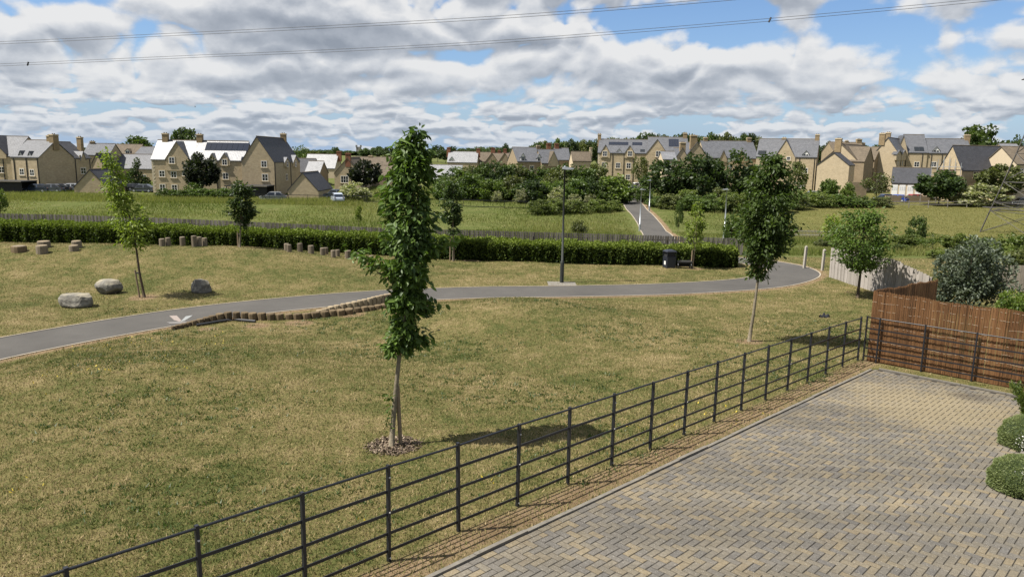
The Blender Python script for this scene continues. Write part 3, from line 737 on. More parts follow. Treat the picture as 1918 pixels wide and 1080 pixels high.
# ================================================================== PLAY FURNITURE OF LOGS, STUMPS AND BOULDERS
def round_log(r, h, seed, n=12, chamfer=.02):
    rr = random.Random(seed); mb = MB(); ang = [2*math.pi*k/n for k in range(n)]; rad = [r*(1+rr.uniform(-.06, .06)) for _ in ang]
    rings = [(-.25, 1.0), (h*.3, 1.0), (h*.75, .99), (h-chamfer, .98), (h, .90)]
    vs = []
    for z, k in rings: vs += [(math.cos(a)*q*k, math.sin(a)*q*k, z) for a, q in zip(ang, rad)]
    vs.append((0, 0, h+.004)); fs = []
    for i in range(len(rings)-1):
        for k in range(n): fs.append((i*n+k, i*n+(k+1) % n, (i+1)*n+(k+1) % n, (i+1)*n+k))
    o = (len(rings)-1)*n; fs += [(o+k, o+(k+1) % n, len(vs)-1) for k in range(n)]
    return mb.add(vs, fs)
posts = [(304, 461, 447, 10, 'leftmost log post of the short row before the hedge'), (315, 460, 445, 9.5, 'log post second from the left in the short row before the hedge'),
 (342.5, 460.5, 443.5, 10, 'lone log post in the middle of the short row before the hedge'), (364.5, 462, 441.5, 10, 'tallest log post of the tight trio before the hedge'),
 (374, 461, 443.5, 9, 'middle log post of the tight trio before the hedge'), (383.5, 461, 445.5, 9, 'rightmost and shortest log post of the tight trio before the hedge'),
 (537, 470, 456, 9, 'rear log post of the first pair in the descending row'), (541.5, 472, 458, 9, 'front log post of the first pair in the descending row'),
 (562, 472, 455.5, 9.5, 'tall slender log post third in the descending row'), (583, 475.5, 459.5, 11, 'thick log post fourth in the descending row'),
 (604.5, 478, 464, 9, 'front log post of the second pair in the descending row'), (610.5, 476.5, 463.5, 8.5, 'rear log post of the second pair in the descending row'),
 (624.5, 482.5, 468.5, 9, 'front log post of the third pair in the descending row'), (632.5, 480.5, 467.5, 8, 'rear log post of the third pair in the descending row'),
 (652, 484.5, 469, 12, 'thickest log post near the lower end of the descending row'), (672, 487.5, 474, 8.5, 'small log post last but one of the descending row'),
 (696, 491, 478.5, 8.5, 'lowest log post half hidden by the tall front tree')]
for i, (px, pb, pt, wd, lb) in enumerate(posts):
    g = G(px, pb-.5)
    if i < 6: g = P(px, pb, 36.0+.25*(i % 3)); g[2] = h1(g[0], g[1])
    sc = g[1]/F*1.0; h = P(px, pt, g[1])[2]-g[2]
    o = round_log(wd/2*sc*1.02, max(h, .25), i).build('log_post', M['log'], loc=g, smooth=False); tag(o, lb, 'post', 'standing log posts on the lawn')
    o.rotation_euler = (random.gauss(0, .02), random.gauss(0, .02), random.random()*6)
for i, (px, pb, pt, wd, lb) in enumerate([(36, 472, 460.5, 25, 'low broad tree stump nearest the left edge'), (82.5, 464, 451.5, 23, 'wide flat tree stump behind the others on the mound'),
        (79.5, 475, 459.5, 21, 'upright tree stump in front of the wide flat one'), (144, 465, 451, 17.5, 'taller rear tree stump of the right-hand pair'), (139, 471, 459.5, 17, 'smaller front tree stump of the right-hand pair')]):
    g = G(px, pb-1); sc = g[1]/F; h = P(px, pt, g[1])[2]-g[2]; r = wd/2*sc
    o = empty('tree_stump', g, random.random()*6, lb, 'stump', 'tree stumps on the grassy mound')
    t = round_log(r, max(h, .2), 40+i, 14, .03).build('stump_body', M['log'] if i else M['log_dark'], o)
    rng = MB(); rng.tube([(0, 0, h-.02), (0, 0, h+.008)], r*.86, 14); rng.build('cut_face', M['log_pale'] if i else M['log'], o)
def boulder(px, x0, x1, y0, y1, seed, label, flat_=.75):
    g = G(px, y1-3); sc = g[1]/F; w_ = (x1-x0)*sc/2*.88; h_ = (y1-y0)*sc*1.02
    import bmesh
    bm = bmesh.new(); bmesh.ops.create_icosphere(bm, subdivisions=4, radius=1); rr = np.random.default_rng(seed)
    pl = [(rr.normal(size=3), rr.uniform(.68, .95)) for _ in range(15)]
    pl = [(n/np.linalg.norm(n), d) for n, d in pl]+[(np.array([0, 0, 1.]), flat_)]
    for v in bm.verts:
        p = np.array(v.co)
        for n, d in pl:
            e = p@n-d
            if e > 0: p = p-n*e*.92
        p += .018*np.sin(p[[1, 2, 0]]*9+seed)+.012*np.sin(p[[2, 0, 1]]*21)
        v.co = p*np.array([w_*1.12, w_*.85, h_*.66])+np.array([0, 0, h_*.40])
    me = bpy.data.meshes.new('boulder'); bm.to_mesh(me); bm.free()
    o = link('boulder', me, M['boulder'], loc=g); tag(o, label, 'boulder', 'boulders on the lawn beyond the path'); return o
def f_boulder(t):
    n = t.noise(t.co.outputs['Object'], 3.5, 8, .7, .3); n2 = t.noise(t.co.outputs['Object'], 14, 5, .7); n3 = t.noise(t.co.outputs['Object'], 1.4, 3, .6)
    k = t.math('ADD', t.math('MULTIPLY', n, .6), t.math('MULTIPLY', n2, .4))
    c = t.ramp(k, (.3, (.075, .07, .062)), (.5, (.17, .16, .14)), (.68, (.30, .285, .24)))
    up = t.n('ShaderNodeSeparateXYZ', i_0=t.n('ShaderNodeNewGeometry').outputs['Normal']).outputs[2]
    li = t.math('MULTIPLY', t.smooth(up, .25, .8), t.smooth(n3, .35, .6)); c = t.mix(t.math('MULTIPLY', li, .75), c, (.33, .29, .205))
    setc(t, c); t.b.inputs['Roughness'].default_value = .92; t.b.inputs['Specular IOR Level'].default_value = .2; bump(t, k, .8, .04)
M['boulder'] = mat('boulder_stone', f_boulder)
boulder(145, 111, 177, 547, 577, 3, 'low wide boulder with a pale flat top nearest the path', .55)
boulder(205, 180, 232, 524, 552, 8, 'rounded humped grey boulder left of the staked young tree', .9)
boulder(378, 357, 400, 525, 551, 15, 'dark blocky boulder standing alone right of the staked young tree', .8)

# log edging beside the path: two rows of upright logs
edge = empty('log_edging', (*G(520, 600)[:2], PZ), 0, 'curving edging of upright round logs between path and grassy mound', 'edging')
o0 = np.array(edge.location)
front = [(107, 350, 382), (137, 342, 375), (162, 338, 370), (195, 328, 360), (235, 318, 350), (280, 305, 345), (327, 292, 335), (375, 278, 325), (427, 265, 318), (488, 248, 310), (557, 235, 304), (627, 235, 303), (690, 238, 303), (758, 242, 303),
 (832, 243, 302), (905, 248, 300), (978, 250, 297), (1050, 250, 293), (1120, 248, 291), (1195, 245, 287), (1265, 235, 280), (1340, 228, 272), (1410, 220, 265), (1475, 215, 262), (1545, 208, 253), (1610, 200, 243), (1670, 192, 238), (1725, 187, 231), (1780, 178, 222), (1830, 170, 214), (1885, 163, 206)]
back = [(1295, 220, 246), (1345, 207, 242), (1395, 190, 236), (1445, 180, 230), (1495, 168, 224), (1540, 160, 218), (1585, 150, 212), (1628, 140, 205), (1670, 132, 199), (1710, 122, 192), (1745, 112, 186), (1780, 105, 180), (1812, 97, 172), (1845, 90, 166), (1880, 86, 160)]
for row, mt in ((front, M['log_dark']), (back, M['log_pale'])):
    ps = []
    for (zx, zt, zb) in row:
        px, pt, pb = 300+zx/4.36, 530+zt/4.36, 530+zb/4.36
        q = flat(px, pb, PZ); ps.append((q[0], q[1], P(px, pt, q[1])[2]-PZ))
    for i, (x, y, h) in enumerate(ps):
        j = min(i, len(ps)-2); sp = math.hypot(ps[j+1][0]-ps[j][0], ps[j+1][1]-ps[j][1]) if i < len(ps)-1 else sp
        r = min(.17, max(.055, sp*.50))
        o = round_log(r, max(h, .1), 100+i, 10, .03).build('log', mt, edge); o.location = (x-o0[0], y-o0[1], 0); o.rotation_euler = (random.gauss(0, .03), random.gauss(0, .03), random.random()*6)
lin = [flat(668, 574.5), flat(704, 556), flat(699, 566)]
def f_liner(t): setc(t, (.02, .021, .024)); t.b.inputs['Roughness'].default_value = .5
M['liner'] = mat('black_liner', f_liner)
a, b = flat(664, 575.5), flat(706, 566)
mb = MB(); za, zb = P(664, 574, a[1])[2]-PZ, P(705, 555, b[1])[2]-PZ
mb.add([(a[0]-o0[0], a[1]-o0[1]-.1, .0), (b[0]-o0[0], b[1]-o0[1]-.1, .0), (b[0]-o0[0], b[1]-o0[1]-.1, zb), (a[0]-o0[0], a[1]-o0[1]-.1, max(za, .12)),
        (a[0]-o0[0], a[1]-o0[1]-.06, .0), (b[0]-o0[0], b[1]-o0[1]-.06, .0), (b[0]-o0[0], b[1]-o0[1]-.06, zb), (a[0]-o0[0], a[1]-o0[1]-.06, max(za, .12))],
       [(0, 1, 2, 3), (7, 6, 5, 4), (3, 2, 6, 7), (0, 3, 7, 4), (1, 5, 6, 2)])
mb.build('liner', M['liner'], edge)
mb = MB(); pts = [flat(300+zx/4.36, 530+zb/4.36) for zx, zb in ((320, 345), (420, 330), (485, 318), (570, 306), (660, 304), (795, 315))]
mb.tube([(q[0]-o0[0], q[1]-o0[1]-.2, .06) for q in pts], .045, 6); mb.build('liner', M['liner'], edge)

# ================================================================== LEAVES AND TREES
def unit(v): return v/np.maximum(np.linalg.norm(v, axis=1), 1e-9)[:, None]
def leaf_quads(p, ax, size, aspect=.55, fold=.25):
    """folded diamond leaves: p base, ax axis"""
    N = len(p); rnd = unit(RNG.normal(size=(N, 3))); sd = unit(np.cross(ax, rnd)); up = np.cross(sd, ax)
    s = size[:, None]; tip = p+ax*s; mid = p+ax*s*.48
    l = mid+sd*s*aspect*.5+up*s*fold*.3; r = mid-sd*s*aspect*.5+up*s*fold*.3
    return np.stack([p, r, tip, l], 1)
def lobes_crown(nl, env, lobe_r, nleaf, lsize, rs, surf=.75):
    """points on the surfaces of many small lobes scattered through an envelope function"""
    c = []; k = 0
    while len(c) < nl and k < 9000:
        k += 1; q = rs.uniform(-1, 1, 3)
        rr = env(q)
        if rr < 1 and rr > rs.random()*.75: c.append(q)
    c = np.array(c); li = rs.integers(0, len(c), nleaf); n = unit(rs.normal(size=(nleaf, 3)))
    rad = lobe_r*(rs.uniform(.7, 1.25, len(c))[li])*(1-(1-surf)*rs.random(nleaf))
    return c[li], n, rad, rs.uniform(.65, 1.3, len(c))[li]
def proto_crown(name, kind, seed, nleaf=2300):
    rs = np.random.default_rng(seed)
    if kind == 'round': nl, lr, ls = 70, .085, .062; env = lambda q: np.hypot(np.hypot(q[0], q[1]), q[2])+(.25 if q[2] < -.7 else 0)
    elif kind == 'shrub': nl, lr, ls = 62, .105, .066; env = lambda q: np.hypot(np.hypot(q[0], q[1])*(.9 if q[2] < 0 else 1.05), q[2])*(.95 if q[2] > 0 else .8)
    elif kind == 'cone': nl, lr, ls = 34, .09, .05; env = lambda q: np.hypot(q[0], q[1])/max(.06, .52-.48*q[2])*.98
    elif kind == 'tall': nl, lr, ls = 34, .10, .05; env = lambda q: np.hypot(np.hypot(q[0], q[1])*1.15, q[2]*.98)
    elif kind == 'loose': nl, lr, ls = 22, .12, .056; env = lambda q: np.hypot(np.hypot(q[0], q[1]), q[2])
    c, n, rad, br = lobes_crown(nl, env, lr*2, nleaf, ls, rs)
    p = c*np.array([.40, .40, 1])+0*n
    zlo, zhi = {'round': (.14, .98), 'shrub': (.02, .96), 'cone': (.12, .98), 'tall': (.16, .98), 'loose': (.20, .96)}[kind]
    hz_ = (zhi-zlo)/2; p[:, 2] = zlo+hz_+c[:, 2]*hz_*.86
    q = p+n*rad[:, None]*np.array([.5, .5, .5*max(.7, hz_*1.6)])
    q[:, 2] = np.clip(q[:, 2], .01, 1.0)
    ax = unit(n*.7+rs.normal(size=n.shape)*.75+np.array([0, 0, -.25]))
    V = leaf_quads(q, ax, ls*rs.uniform(.6, 1.35, nleaf), .75)
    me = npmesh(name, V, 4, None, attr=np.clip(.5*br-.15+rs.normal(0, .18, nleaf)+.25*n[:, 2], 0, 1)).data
    bpy.data.objects.remove([o for o in bpy.data.objects if o.data == me][0]); return me
def proto_trunk(seed, top=.62, r=.022):
    rr = random.Random(seed); mb = MB(); pts = [(0, 0, -.04)]+[(rr.gauss(0, .012), rr.gauss(0, .012), z) for z in np.linspace(.08, top, 5)]
    mb.tube(pts, [r*1.3, r, r*.9, r*.75, r*.55, r*.2], 7)
    for k in range(7):
        z = rr.uniform(.22, top*.85); a = rr.random()*6.28; L = rr.uniform(.14, .3)
        mb.tube([(0, 0, z), (math.cos(a)*L*.5, math.sin(a)*L*.5, z+L*.4), (math.cos(a)*L, math.sin(a)*L, z+L*.95)], [r*.5, r*.32, r*.1], 5)
    me = bpy.data.meshes.new('trunk'); me.from_pydata(mb.v, [], mb.f); me.update(); return me
CROWN = {}
for k, n, nl in (('round', 4, 4200), ('shrub', 4, 3200), ('cone', 1, 2600), ('tall', 2, 2200), ('loose', 2, 900)):
    CROWN[k] = [proto_crown('crown_'+k, k, 31*i+len(k), nl) for i in range(n)]
TRUNK = [proto_trunk(i) for i in range(3)]
LM = dict(
 mid=leafmat('mid_green_leaf', (.044, .074, .016), (.108, .148, .033)), dark=leafmat('dark_green_leaf', (.024, .042, .012), (.056, .082, .022)),
 olive=leafmat('olive_leaf', (.062, .076, .024), (.128, .14, .044)), bright=leafmat('bright_leaf', (.060, .098, .016), (.135, .17, .034)),
 purple=leafmat('deep_maple_leaf', (.016, .024, .011), (.038, .046, .018)), cream=leafmat('cream_flower_leaf', (.085, .105, .034), (.42, .40, .25)),
 far=leafmat('far_leaf', (.038, .062, .022), (.082, .110, .036)), grey=leafmat('silver_leaf', (.060, .082, .050), (.155, .180, .120), .15), lime=leafmat('lime_leaf', (.10, .145, .02), (.20, .235, .04)),
 copper=leafmat('copper_leaf', (.03, .018, .014), (.055, .03, .02)), field=leafmat('field_bush_leaf', (.070, .100, .022), (.165, .19, .05)))
mesh_cache = {}
def with_mat(me, m):
    key = (me.name, m.name)
    if key not in mesh_cache:
        c = me.copy(); c.materials.clear(); c.materials.append(m); mesh_cache[key] = c
    return mesh_cache[key]
_tc = [0]
def tree(label, px, Y, top, wpx, kind='round', leaf='mid', name='tree', base=None, group=None, cat='tree', sink=0.0, aspect=1.0):
    """a tree standing on the ground at pixel column px, depth Y; its top and width read off the photo"""
    if Y is None: g = G(px, base)
    else:
        q = P(px, 330, Y); z = h1(q[0], Y); q = P(px+ (proj((q[0], Y, z))[0]-px)*-1, 330, Y); g = np.array([q[0], Y, h1(q[0], Y)])
    h = P(px, top, g[1])[2]-g[2]+sink; wd = wpx*g[1]/F
    _tc[0] += 1; i = _tc[0]
    o = empty(name, (g[0], g[1], g[2]-sink), i*1.7, label, cat, group)
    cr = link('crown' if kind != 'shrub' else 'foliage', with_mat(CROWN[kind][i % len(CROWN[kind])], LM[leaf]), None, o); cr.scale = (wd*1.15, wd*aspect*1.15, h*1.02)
    tk = link('trunk' if kind != 'shrub' else 'stem', with_mat(TRUNK[i % 3], M['bark_dark']), None, o); tk.scale = (min(wd, h)*.8, min(wd, h)*.8, h*(.9 if kind != 'shrub' else .7))
    return o

def near_tree(name, label, base, spine, radii, nleaf, lsize, leaf, bark, stake=None, twig=.5, seed=1, droop=.5, trunk_r=.05, clump=.16, ntw=None, extra=(), reach=1.12):
    """young tree: spine = trunk points (x,z offsets, relative to base); radii = (z, r) crown envelope"""
    rs = np.random.default_rng(seed); o = empty(name, base, 0, label, 'tree')
    sp = np.array([(x, 0.05*math.sin(z*2+seed), z) for x, z in spine]); zt = sp[-1, 2]
    def ctr(z): return np.array([np.interp(z, sp[:, 2], sp[:, 0]), np.interp(z, sp[:, 2], sp[:, 1]), z])
    rz = np.array([r[0] for r in radii]); rv = np.array([r[1] for r in radii])
    zs = np.linspace(0, zt*.98, 14); mb = MB()
    mb.tube([ctr(z)-np.array([0, 0, .1 if i == 0 else 0]) for i, z in enumerate(zs)], [max(.006, trunk_r*(1-.9*(z/zt)**1.1))*(1.25 if z == 0 else 1) for z in zs], 9)
    mb.build('trunk', bark, o, smooth=True)
    ntw = ntw or max(20, nleaf//38); lb = MB(); P_, A_, S_, C_ = [], [], [], []
    zl, zh = rz[0], rz[-1]
    tws = []
    while len(tws) < ntw:
        z = rs.uniform(zl, zh)
        if rs.random() < np.interp(z, rz, rv)/rv.max()+.12: tws.append((z, rs.uniform(0, 6.283), rs.uniform(.3, reach)))
    for e in extra: tws += [e]*1
    for (z, a, f_) in tws:
        r = np.interp(z, rz, rv)*f_; z0 = max(zl*.96, z-r*rs.uniform(.4, 1.0)*twig*1.6); c0 = ctr(z0); c1 = ctr(z)+np.array([math.cos(a)*r, math.sin(a)*r, 0])
        mid = (c0+c1)/2+np.array([0, 0, -.05*r])
        lb.tube([c0, mid, c1], [trunk_r*.16+.002, trunk_r*.1+.002, .002], 4, False)
        m = max(6, int(nleaf/len(tws)*rs.uniform(.6, 1.4))); t = rs.uniform(.35, 1.05, m)**.8
        pos = c0+(c1-c0)*t[:, None]+rs.normal(0, clump*.5, (m, 3))*np.array([1, 1, .8])
        out = unit(pos-np.array([ctr(q) for q in np.clip(pos[:, 2], 0, zt)]))
        ax = unit(out*.7+rs.normal(size=(m, 3))*.55+np.array([0, 0, -droop]))
        P_.append(pos); A_.append(ax); S_.append(lsize*rs.uniform(.45, 1.35, m)); C_.append(np.clip(rs.uniform(.1, .8)+rs.normal(0, .2, m), 0, 1))
    if lb.v: tag(lb.build('limbs', bark, o), kind='stuff')
    p = np.concatenate(P_); ax = np.concatenate(A_); s = np.concatenate(S_); c = np.concatenate(C_)
    # six-point folded leaf: two quads either side of the midrib
    N = len(p); rnd = rs.normal(size=(N, 3))*.6+np.array([0, 0, 1]); sd = unit(np.cross(ax, rnd)); up = np.cross(sd, ax); S = s[:, None]
    tip = p+ax*S-up*S*.12; a1 = p+ax*S*.33; a2 = p+ax*S*.68
    L = np.stack([p, a1+sd*S*.24+up*S*.06, a2+sd*S*.22+up*S*.02, tip], 1); Rr = np.stack([p, tip, a2-sd*S*.22+up*S*.02, a1-sd*S*.24+up*S*.06], 1)
    cr = npmesh('crown', np.concatenate([L, Rr]), 4, leaf, o, np.concatenate([c, c])); tag(cr, kind='stuff')
    if stake:
        for (dx, dy, h, lean) in stake:
            mb = MB(); mb.tube([(dx, dy, -.2), (dx+lean, dy, h)], .035, 8); mb.build('stake', M['stake'], o)
            tb = MB(); cz = h-.12; c = ctr(cz); tb.tube([(dx+lean, dy, cz), (c[0], c[1], cz+.02)], .028, 6); tb.build('tie', M['rubber'], o)
    return o
M['leaf_a'] = leafmat('glossy_green_leaf', (.030, .058, .011), (.110, .170, .032), .22, .5, .25)
M['leaf_b'] = leafmat('green_leaf', (.042, .072, .015), (.100, .150, .028), .3, .5, .25)
M['leaf_c'] = leafmat('yellow_green_leaf', (.12, .165, .024), (.22, .27, .045), .35, .5, .25)
M['leaf_d'] = leafmat('deep_green_leaf', (.032, .054, .014), (.070, .105, .024), .25, .45, .3)
def spx(g, pts):                                   # spine pixels -> (x, z) offsets in the plane of the tree
    out = []
    for px, py in pts: q = P(px, py, g[1]); out.append((q[0]-g[0], q[2]-g[2]))
    return out
def rpx(g, pts):
    out = []
    for py, wpx in pts: out.append((P(959, py-(959-700)*0.0, g[1])[2]-g[2], wpx*math.hypot(g[1], 3)/F/2))
    return sorted(out)
gA = G(735, 838)
near_tree('columnar_tree', 'tall leafy columnar tree in a bark mulch ring in the foreground', gA, spx(gA, [(733, 838), (740, 740), (749, 650), (764, 560), (768, 450), (774, 350), (779, 244)]),
    [(z, r) for z, r in rpx(gA, [(655, 30), (625, 62), (600, 72), (560, 66), (520, 84), (480, 104), (440, 112), (400, 108), (350, 98), (310, 84), (270, 66), (246, 36)])],
    9800, .112, M['leaf_a'], M['bark'], [(.14, .05, 1.05, -.05)], seed=5, droop=.5, reach=.95, trunk_r=.045, clump=.14, ntw=128,
    extra=[(3.3, math.pi, 1.9), (3.25, math.pi*1.02, 1.65), (3.2, math.pi*.98, 1.4), (1.92, .1, 1.7), (1.87, -.1, 1.5), (3.55, .15, 1.55), (3.5, .1, 1.3), (2.45, .2, 1.35)])
# shoots at its foot and the mulch ring
o = MB(); ls = []
N = 46; zz_ = RNG.uniform(.35, .95, N); p = np.stack([gA[0]-.05+RNG.normal(0, .035, N), gA[1]-.06+RNG.normal(0, .03, N), gA[2]+zz_], 1)
tag(npmesh('foot_shoots', leaf_quads(p, unit(RNG.normal(size=(N, 3))+np.array([-.5, -.3, .1])), RNG.uniform(.05, .10, N)), 4, M['leaf_b'], attr=RNG.random(N)), 'leafy shoots growing from the foot of the foreground tree', 'shoots', kind='stuff')
N = 1900; r_ = .44*np.sqrt(RNG.random(N))*(1+.1*RNG.normal(size=N)); a_ = RNG.uniform(0, 6.28, N)
X = gA[0]+.03+r_*np.cos(a_); Y = gA[1]+r_*np.sin(a_)
p = np.stack([X, Y, H(X, Y)+RNG.uniform(0, .035, N)], 1); ax = unit(RNG.normal(size=(N, 3))*np.array([1, 1, .25]))
def f_chip(t):
    a = t.n('ShaderNodeAttribute', attribute_name='rnd').outputs['Fac']; setc(t, t.ramp(a, (0, (.06, .04, .028)), (.5, (.15, .105, .07)), (1, (.34, .27, .19)))); t.b.inputs['Roughness'].default_value = .9
tag(npmesh('bark_mulch', leaf_quads(p, ax, RNG.uniform(.03, .08, N), .45, 0), 4, mat('bark_chip', f_chip), attr=RNG.random(N)), 'ring of bark chippings around the foreground tree', 'mulch', kind='stuff')

gB = G(1403, 640)
near_tree('columnar_tree', 'dark leafy tree with a leaning trunk beside the black fence', gB, spx(gB, [(1403, 640), (1410, 590), (1420, 520), (1430, 470), (1440, 400), (1447, 340), (1451, 287)]),
    rpx(gB, [(508, 26), (490, 52), (465, 76), (435, 92), (405, 104), (375, 108), (345, 92), (320, 66), (300, 38), (284, 10)]), 12500, .115, M['leaf_b'], M['bark'], [(-.02, .06, 1.05, .12)], seed=9, droop=.5, trunk_r=.05, clump=.21, ntw=150)
gC = G(268, 557)
near_tree('young_tree', 'leaning young tree with sparse yellow-green leaves among the boulders', gC, spx(gC, [(270, 557), (262, 510), (254, 455), (243, 410), (228, 365), (207, 305)]),
    rpx(gC, [(470, 30), (450, 66), (430, 84), (405, 70), (380, 56), (360, 44), (335, 30), (305, 16)]), 2500, .13, M['leaf_c'], M['bark_dark'], [(-.10, -.02, 1.05, -.12)], seed=21, droop=.35, trunk_r=.05, clump=.26, ntw=62)
for (nm, lb, bx, by, sp, rad, nl, lf, stk, tr, ntw) in [
  ('young_tree', 'small dark dense tree before the hedge beyond the left mound', 450, 459, [(449, 459), (451, 430), (452, 390), (450, 350)], [(432, 22), (415, 36), (390, 54), (372, 46), (358, 26), (350, 10)], 3000, 'leaf_d', [(-.12, 0, .75, .02)], .05, 50),
  ('young_tree', 'narrow columnar tree with twin stakes before the hedge right of the foreground tree', 848, 489, [(848, 489), (849, 440), (848, 390), (850, 340)], [(436, 16), (415, 38), (385, 42), (360, 36), (342, 14)], 2800, 'leaf_d', [(-.15, 0, 1.25, .03), (.06, .1, 1.2, -.03)], .045, 50),
  ('young_tree', 'thin sapling with pale trunk and airy leaves beside the litter bin', 1299, 503, [(1297, 503), (1303, 450), (1306, 415), (1309, 375)], [(448, 18), (432, 38), (412, 34), (392, 22), (375, 8)], 900, 'leaf_c', [(-.14, -.05, 1.0, .02)], .035, 34)]:
    g = G(bx, by)
    if bx == 450: g = P(450, 459, 36.6); g[2] = h1(g[0], g[1])
    near_tree(nm, lb, g, spx(g, sp), rpx(g, rad), nl, .15, M[lf], M['log_pale'] if 'pale' in lb else M['bark'], stk, seed=len(lb), trunk_r=tr, clump=.2, ntw=ntw, droop=.3)
gG = G(1607, 558)
near_tree('broad_tree', 'broad spreading green tree before the silvered board fence', gG, spx(gG, [(1607, 558), (1612, 500), (1618, 450), (1620, 390)]), rpx(gG, [(492, 40), (478, 100), (455, 126), (430, 134), (405, 118), (388, 84), (378, 34)]),
    6500, .125, M['leaf_b'], M['bark_dark'], [(.02, .08, 1.2, .03)], seed=33, trunk_r=.06, clump=.27, ntw=120, droop=.15)
q = P(1564, 440, 52); g = np.array([q[0], 52, h1(q[0], 52)])
near_tree('young_tree', 'small yellow-green tree left of the broad spreading tree', g, spx(g, [(1562, 470), (1562, 440), (1560, 398)])[:], rpx(g, [(440, 30), (425, 50), (410, 36), (396, 14)]), 620, .2, M['leaf_c'], M['bark_dark'], None, seed=4, trunk_r=.06, clump=.3, ntw=34, droop=.1)

# ================================================================== HEDGE
hp = []
for (px, Y, tz) in [(-150, 43.6, None), (100, 43.0, None), (350, 42.1, None), (600, 41.3, None), (850, 40.4, None), (1073, 39.75, None), (1250, 39.35, None), (1376, 39.2, None)]:
    q = P(px, 470, Y); hp.append((q[0], Y))
HP = catmull(hp, 10); hgt = lambda x, y: PZ+np.interp(x, [-40, -20, -9, 0, 12], [1.30, 1.26, 1.14, 1.0, .94])-H(x, y)
hedge = empty('hedge', (HP[0][0], HP[0][1], h1(*HP[0])), 0, 'long clipped dark green hedge crossing the park behind the lawn', 'hedge')
o0 = np.array(hedge.location); HW = .78
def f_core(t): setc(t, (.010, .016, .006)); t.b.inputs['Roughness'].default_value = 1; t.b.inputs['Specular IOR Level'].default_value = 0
M['core'] = mat('hedge_twigs', f_core)
mb = MB(); d = np.gradient(HP, axis=0); d /= np.linalg.norm(d, axis=1)[:, None]; nr = np.stack([-d[:, 1], d[:, 0]], 1); n = len(HP); hz0 = H(HP[:, 0], HP[:, 1]); ht = hgt(HP[:, 0], HP[:, 1])
vs = []
for sgn, zz_ in ((-1, 0), (-1, 1), (1, 1), (1, 0)):
    for i in range(n): q = HP[i]+nr[i]*sgn*(HW-.16); vs.append((q[0]-o0[0], q[1]-o0[1], hz0[i]-.1+zz_*(ht[i]-.06)-o0[2]))
fs = []
for a in range(3):
    for i in range(n-1): fs.append((a*n+i, a*n+i+1, (a+1)*n+i+1, (a+1)*n+i))
fs += [(0, n, 2*n, 3*n), (n-1, 4*n-1, 3*n-1, 2*n-1)]
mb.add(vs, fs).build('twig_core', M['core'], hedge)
N = 100000; L = np.concatenate([[0], np.cumsum(np.linalg.norm(np.diff(HP, axis=0), axis=1))])
u = RNG.uniform(0, L[-1]+.3, N); x = np.interp(u, L, HP[:, 0]); y = np.interp(u, L, HP[:, 1]); nx_ = np.interp(u, L, nr[:, 0]); ny_ = np.interp(u, L, nr[:, 1])
which = RNG.random(N); off = np.where(which < .45, -HW, np.where(which < .9, RNG.uniform(-HW, HW, N), HW)); hv = hgt(x, y)
bumpy = .06*np.sin(u*1.7)+.05*np.sin(u*4.3+1)+.045*np.sin(u*9.7)+.03*np.sin(u*17+2)+np.where(RNG.random(N) < .03, RNG.uniform(.03, .16, N), 0)
zf = np.where((which >= .45) & (which < .9), 1.0, RNG.random(N)**.85)
top_ = (which >= .45) & (which < .9)
rnd_edge = np.where(top_, -.10*(np.abs(off)/HW)**4, 0)
off = off+np.where(top_, 0, (bumpy+RNG.normal(0, .05, N)-.10*(zf > .9))*np.sign(off))
# the free end is rounded
endx = np.clip((u-L[-1]+.45)/.75, 0, 1); off = off*np.sqrt(1-.75*endx**2)
z = H(x, y)+hv*zf+np.where(top_, bumpy*.7+rnd_edge+RNG.normal(0, .035, N), 0)-.25*endx**3*zf
p = np.stack([x+nx_*off+np.where(endx > 0, d[-1, 0]*(u-L[-1]), 0)*0-o0[0], y+ny_*off-o0[1], z-o0[2]], 1)
nrm = np.where(top_[:, None], np.array([0, 0, 1.]), np.stack([nx_*np.sign(off), ny_*np.sign(off), .15+0*off], 1))
ax = unit(nrm*.8+RNG.normal(size=(N, 3))*.7)
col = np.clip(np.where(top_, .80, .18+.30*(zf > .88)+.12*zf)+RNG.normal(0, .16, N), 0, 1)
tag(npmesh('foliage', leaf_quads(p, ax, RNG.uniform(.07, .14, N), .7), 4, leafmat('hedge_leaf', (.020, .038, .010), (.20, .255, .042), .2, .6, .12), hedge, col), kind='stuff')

# ================================================================== STREET LAMPS, BIN, BENCH, SMALL THINGS
def lamp(name, label, g, h, arm, m, base_h, side, group=None, r=.055):
    o = empty(name, g, 0, label, 'street lamp', group)
    MB().tube([(0, 0, base_h), (0, 0, h)], [r, r*.72], 10).build('column', m, o, smooth=True)
    mb = MB().tube([(0, 0, -.2), (0, 0, base_h-.04), (0, 0, base_h+.06)], [r*1.75, r*1.75, r*1.0], 12); mb.build('base', m, o, smooth=False)
    MB().box(-.03, .03, -r*1.75-.012, -r*1.75, .35, .85).build('access_door', m, o)
    hd = MB(); pr = [(-.10, -.02), (.10, -.035), (.34, -.02), (.40, .0), (.38, .03), (.12, .075), (-.06, .075), (-.10, .04)]
    hd.prism([(side*x, z+h) for x, z in pr], -.11, .11, 'y'); hd.build('lamp_head', M['lamp_grey'], o)
    hl = MB().box(min(0.05*side, .32*side), max(.05*side, .32*side), -.08, .08, h-.045, h-.032); hl.build('lens', M['lens'], o)
    MB().tube([(0, 0, h+.07), (0, 0, h+.13)], .035, 8).build('photocell', M['lamp_grey'], o)
    if arm: MB().tube([(0, 0, h-.02), (side*arm, 0, h)], .03, 6).build('arm', m, o)
    return o
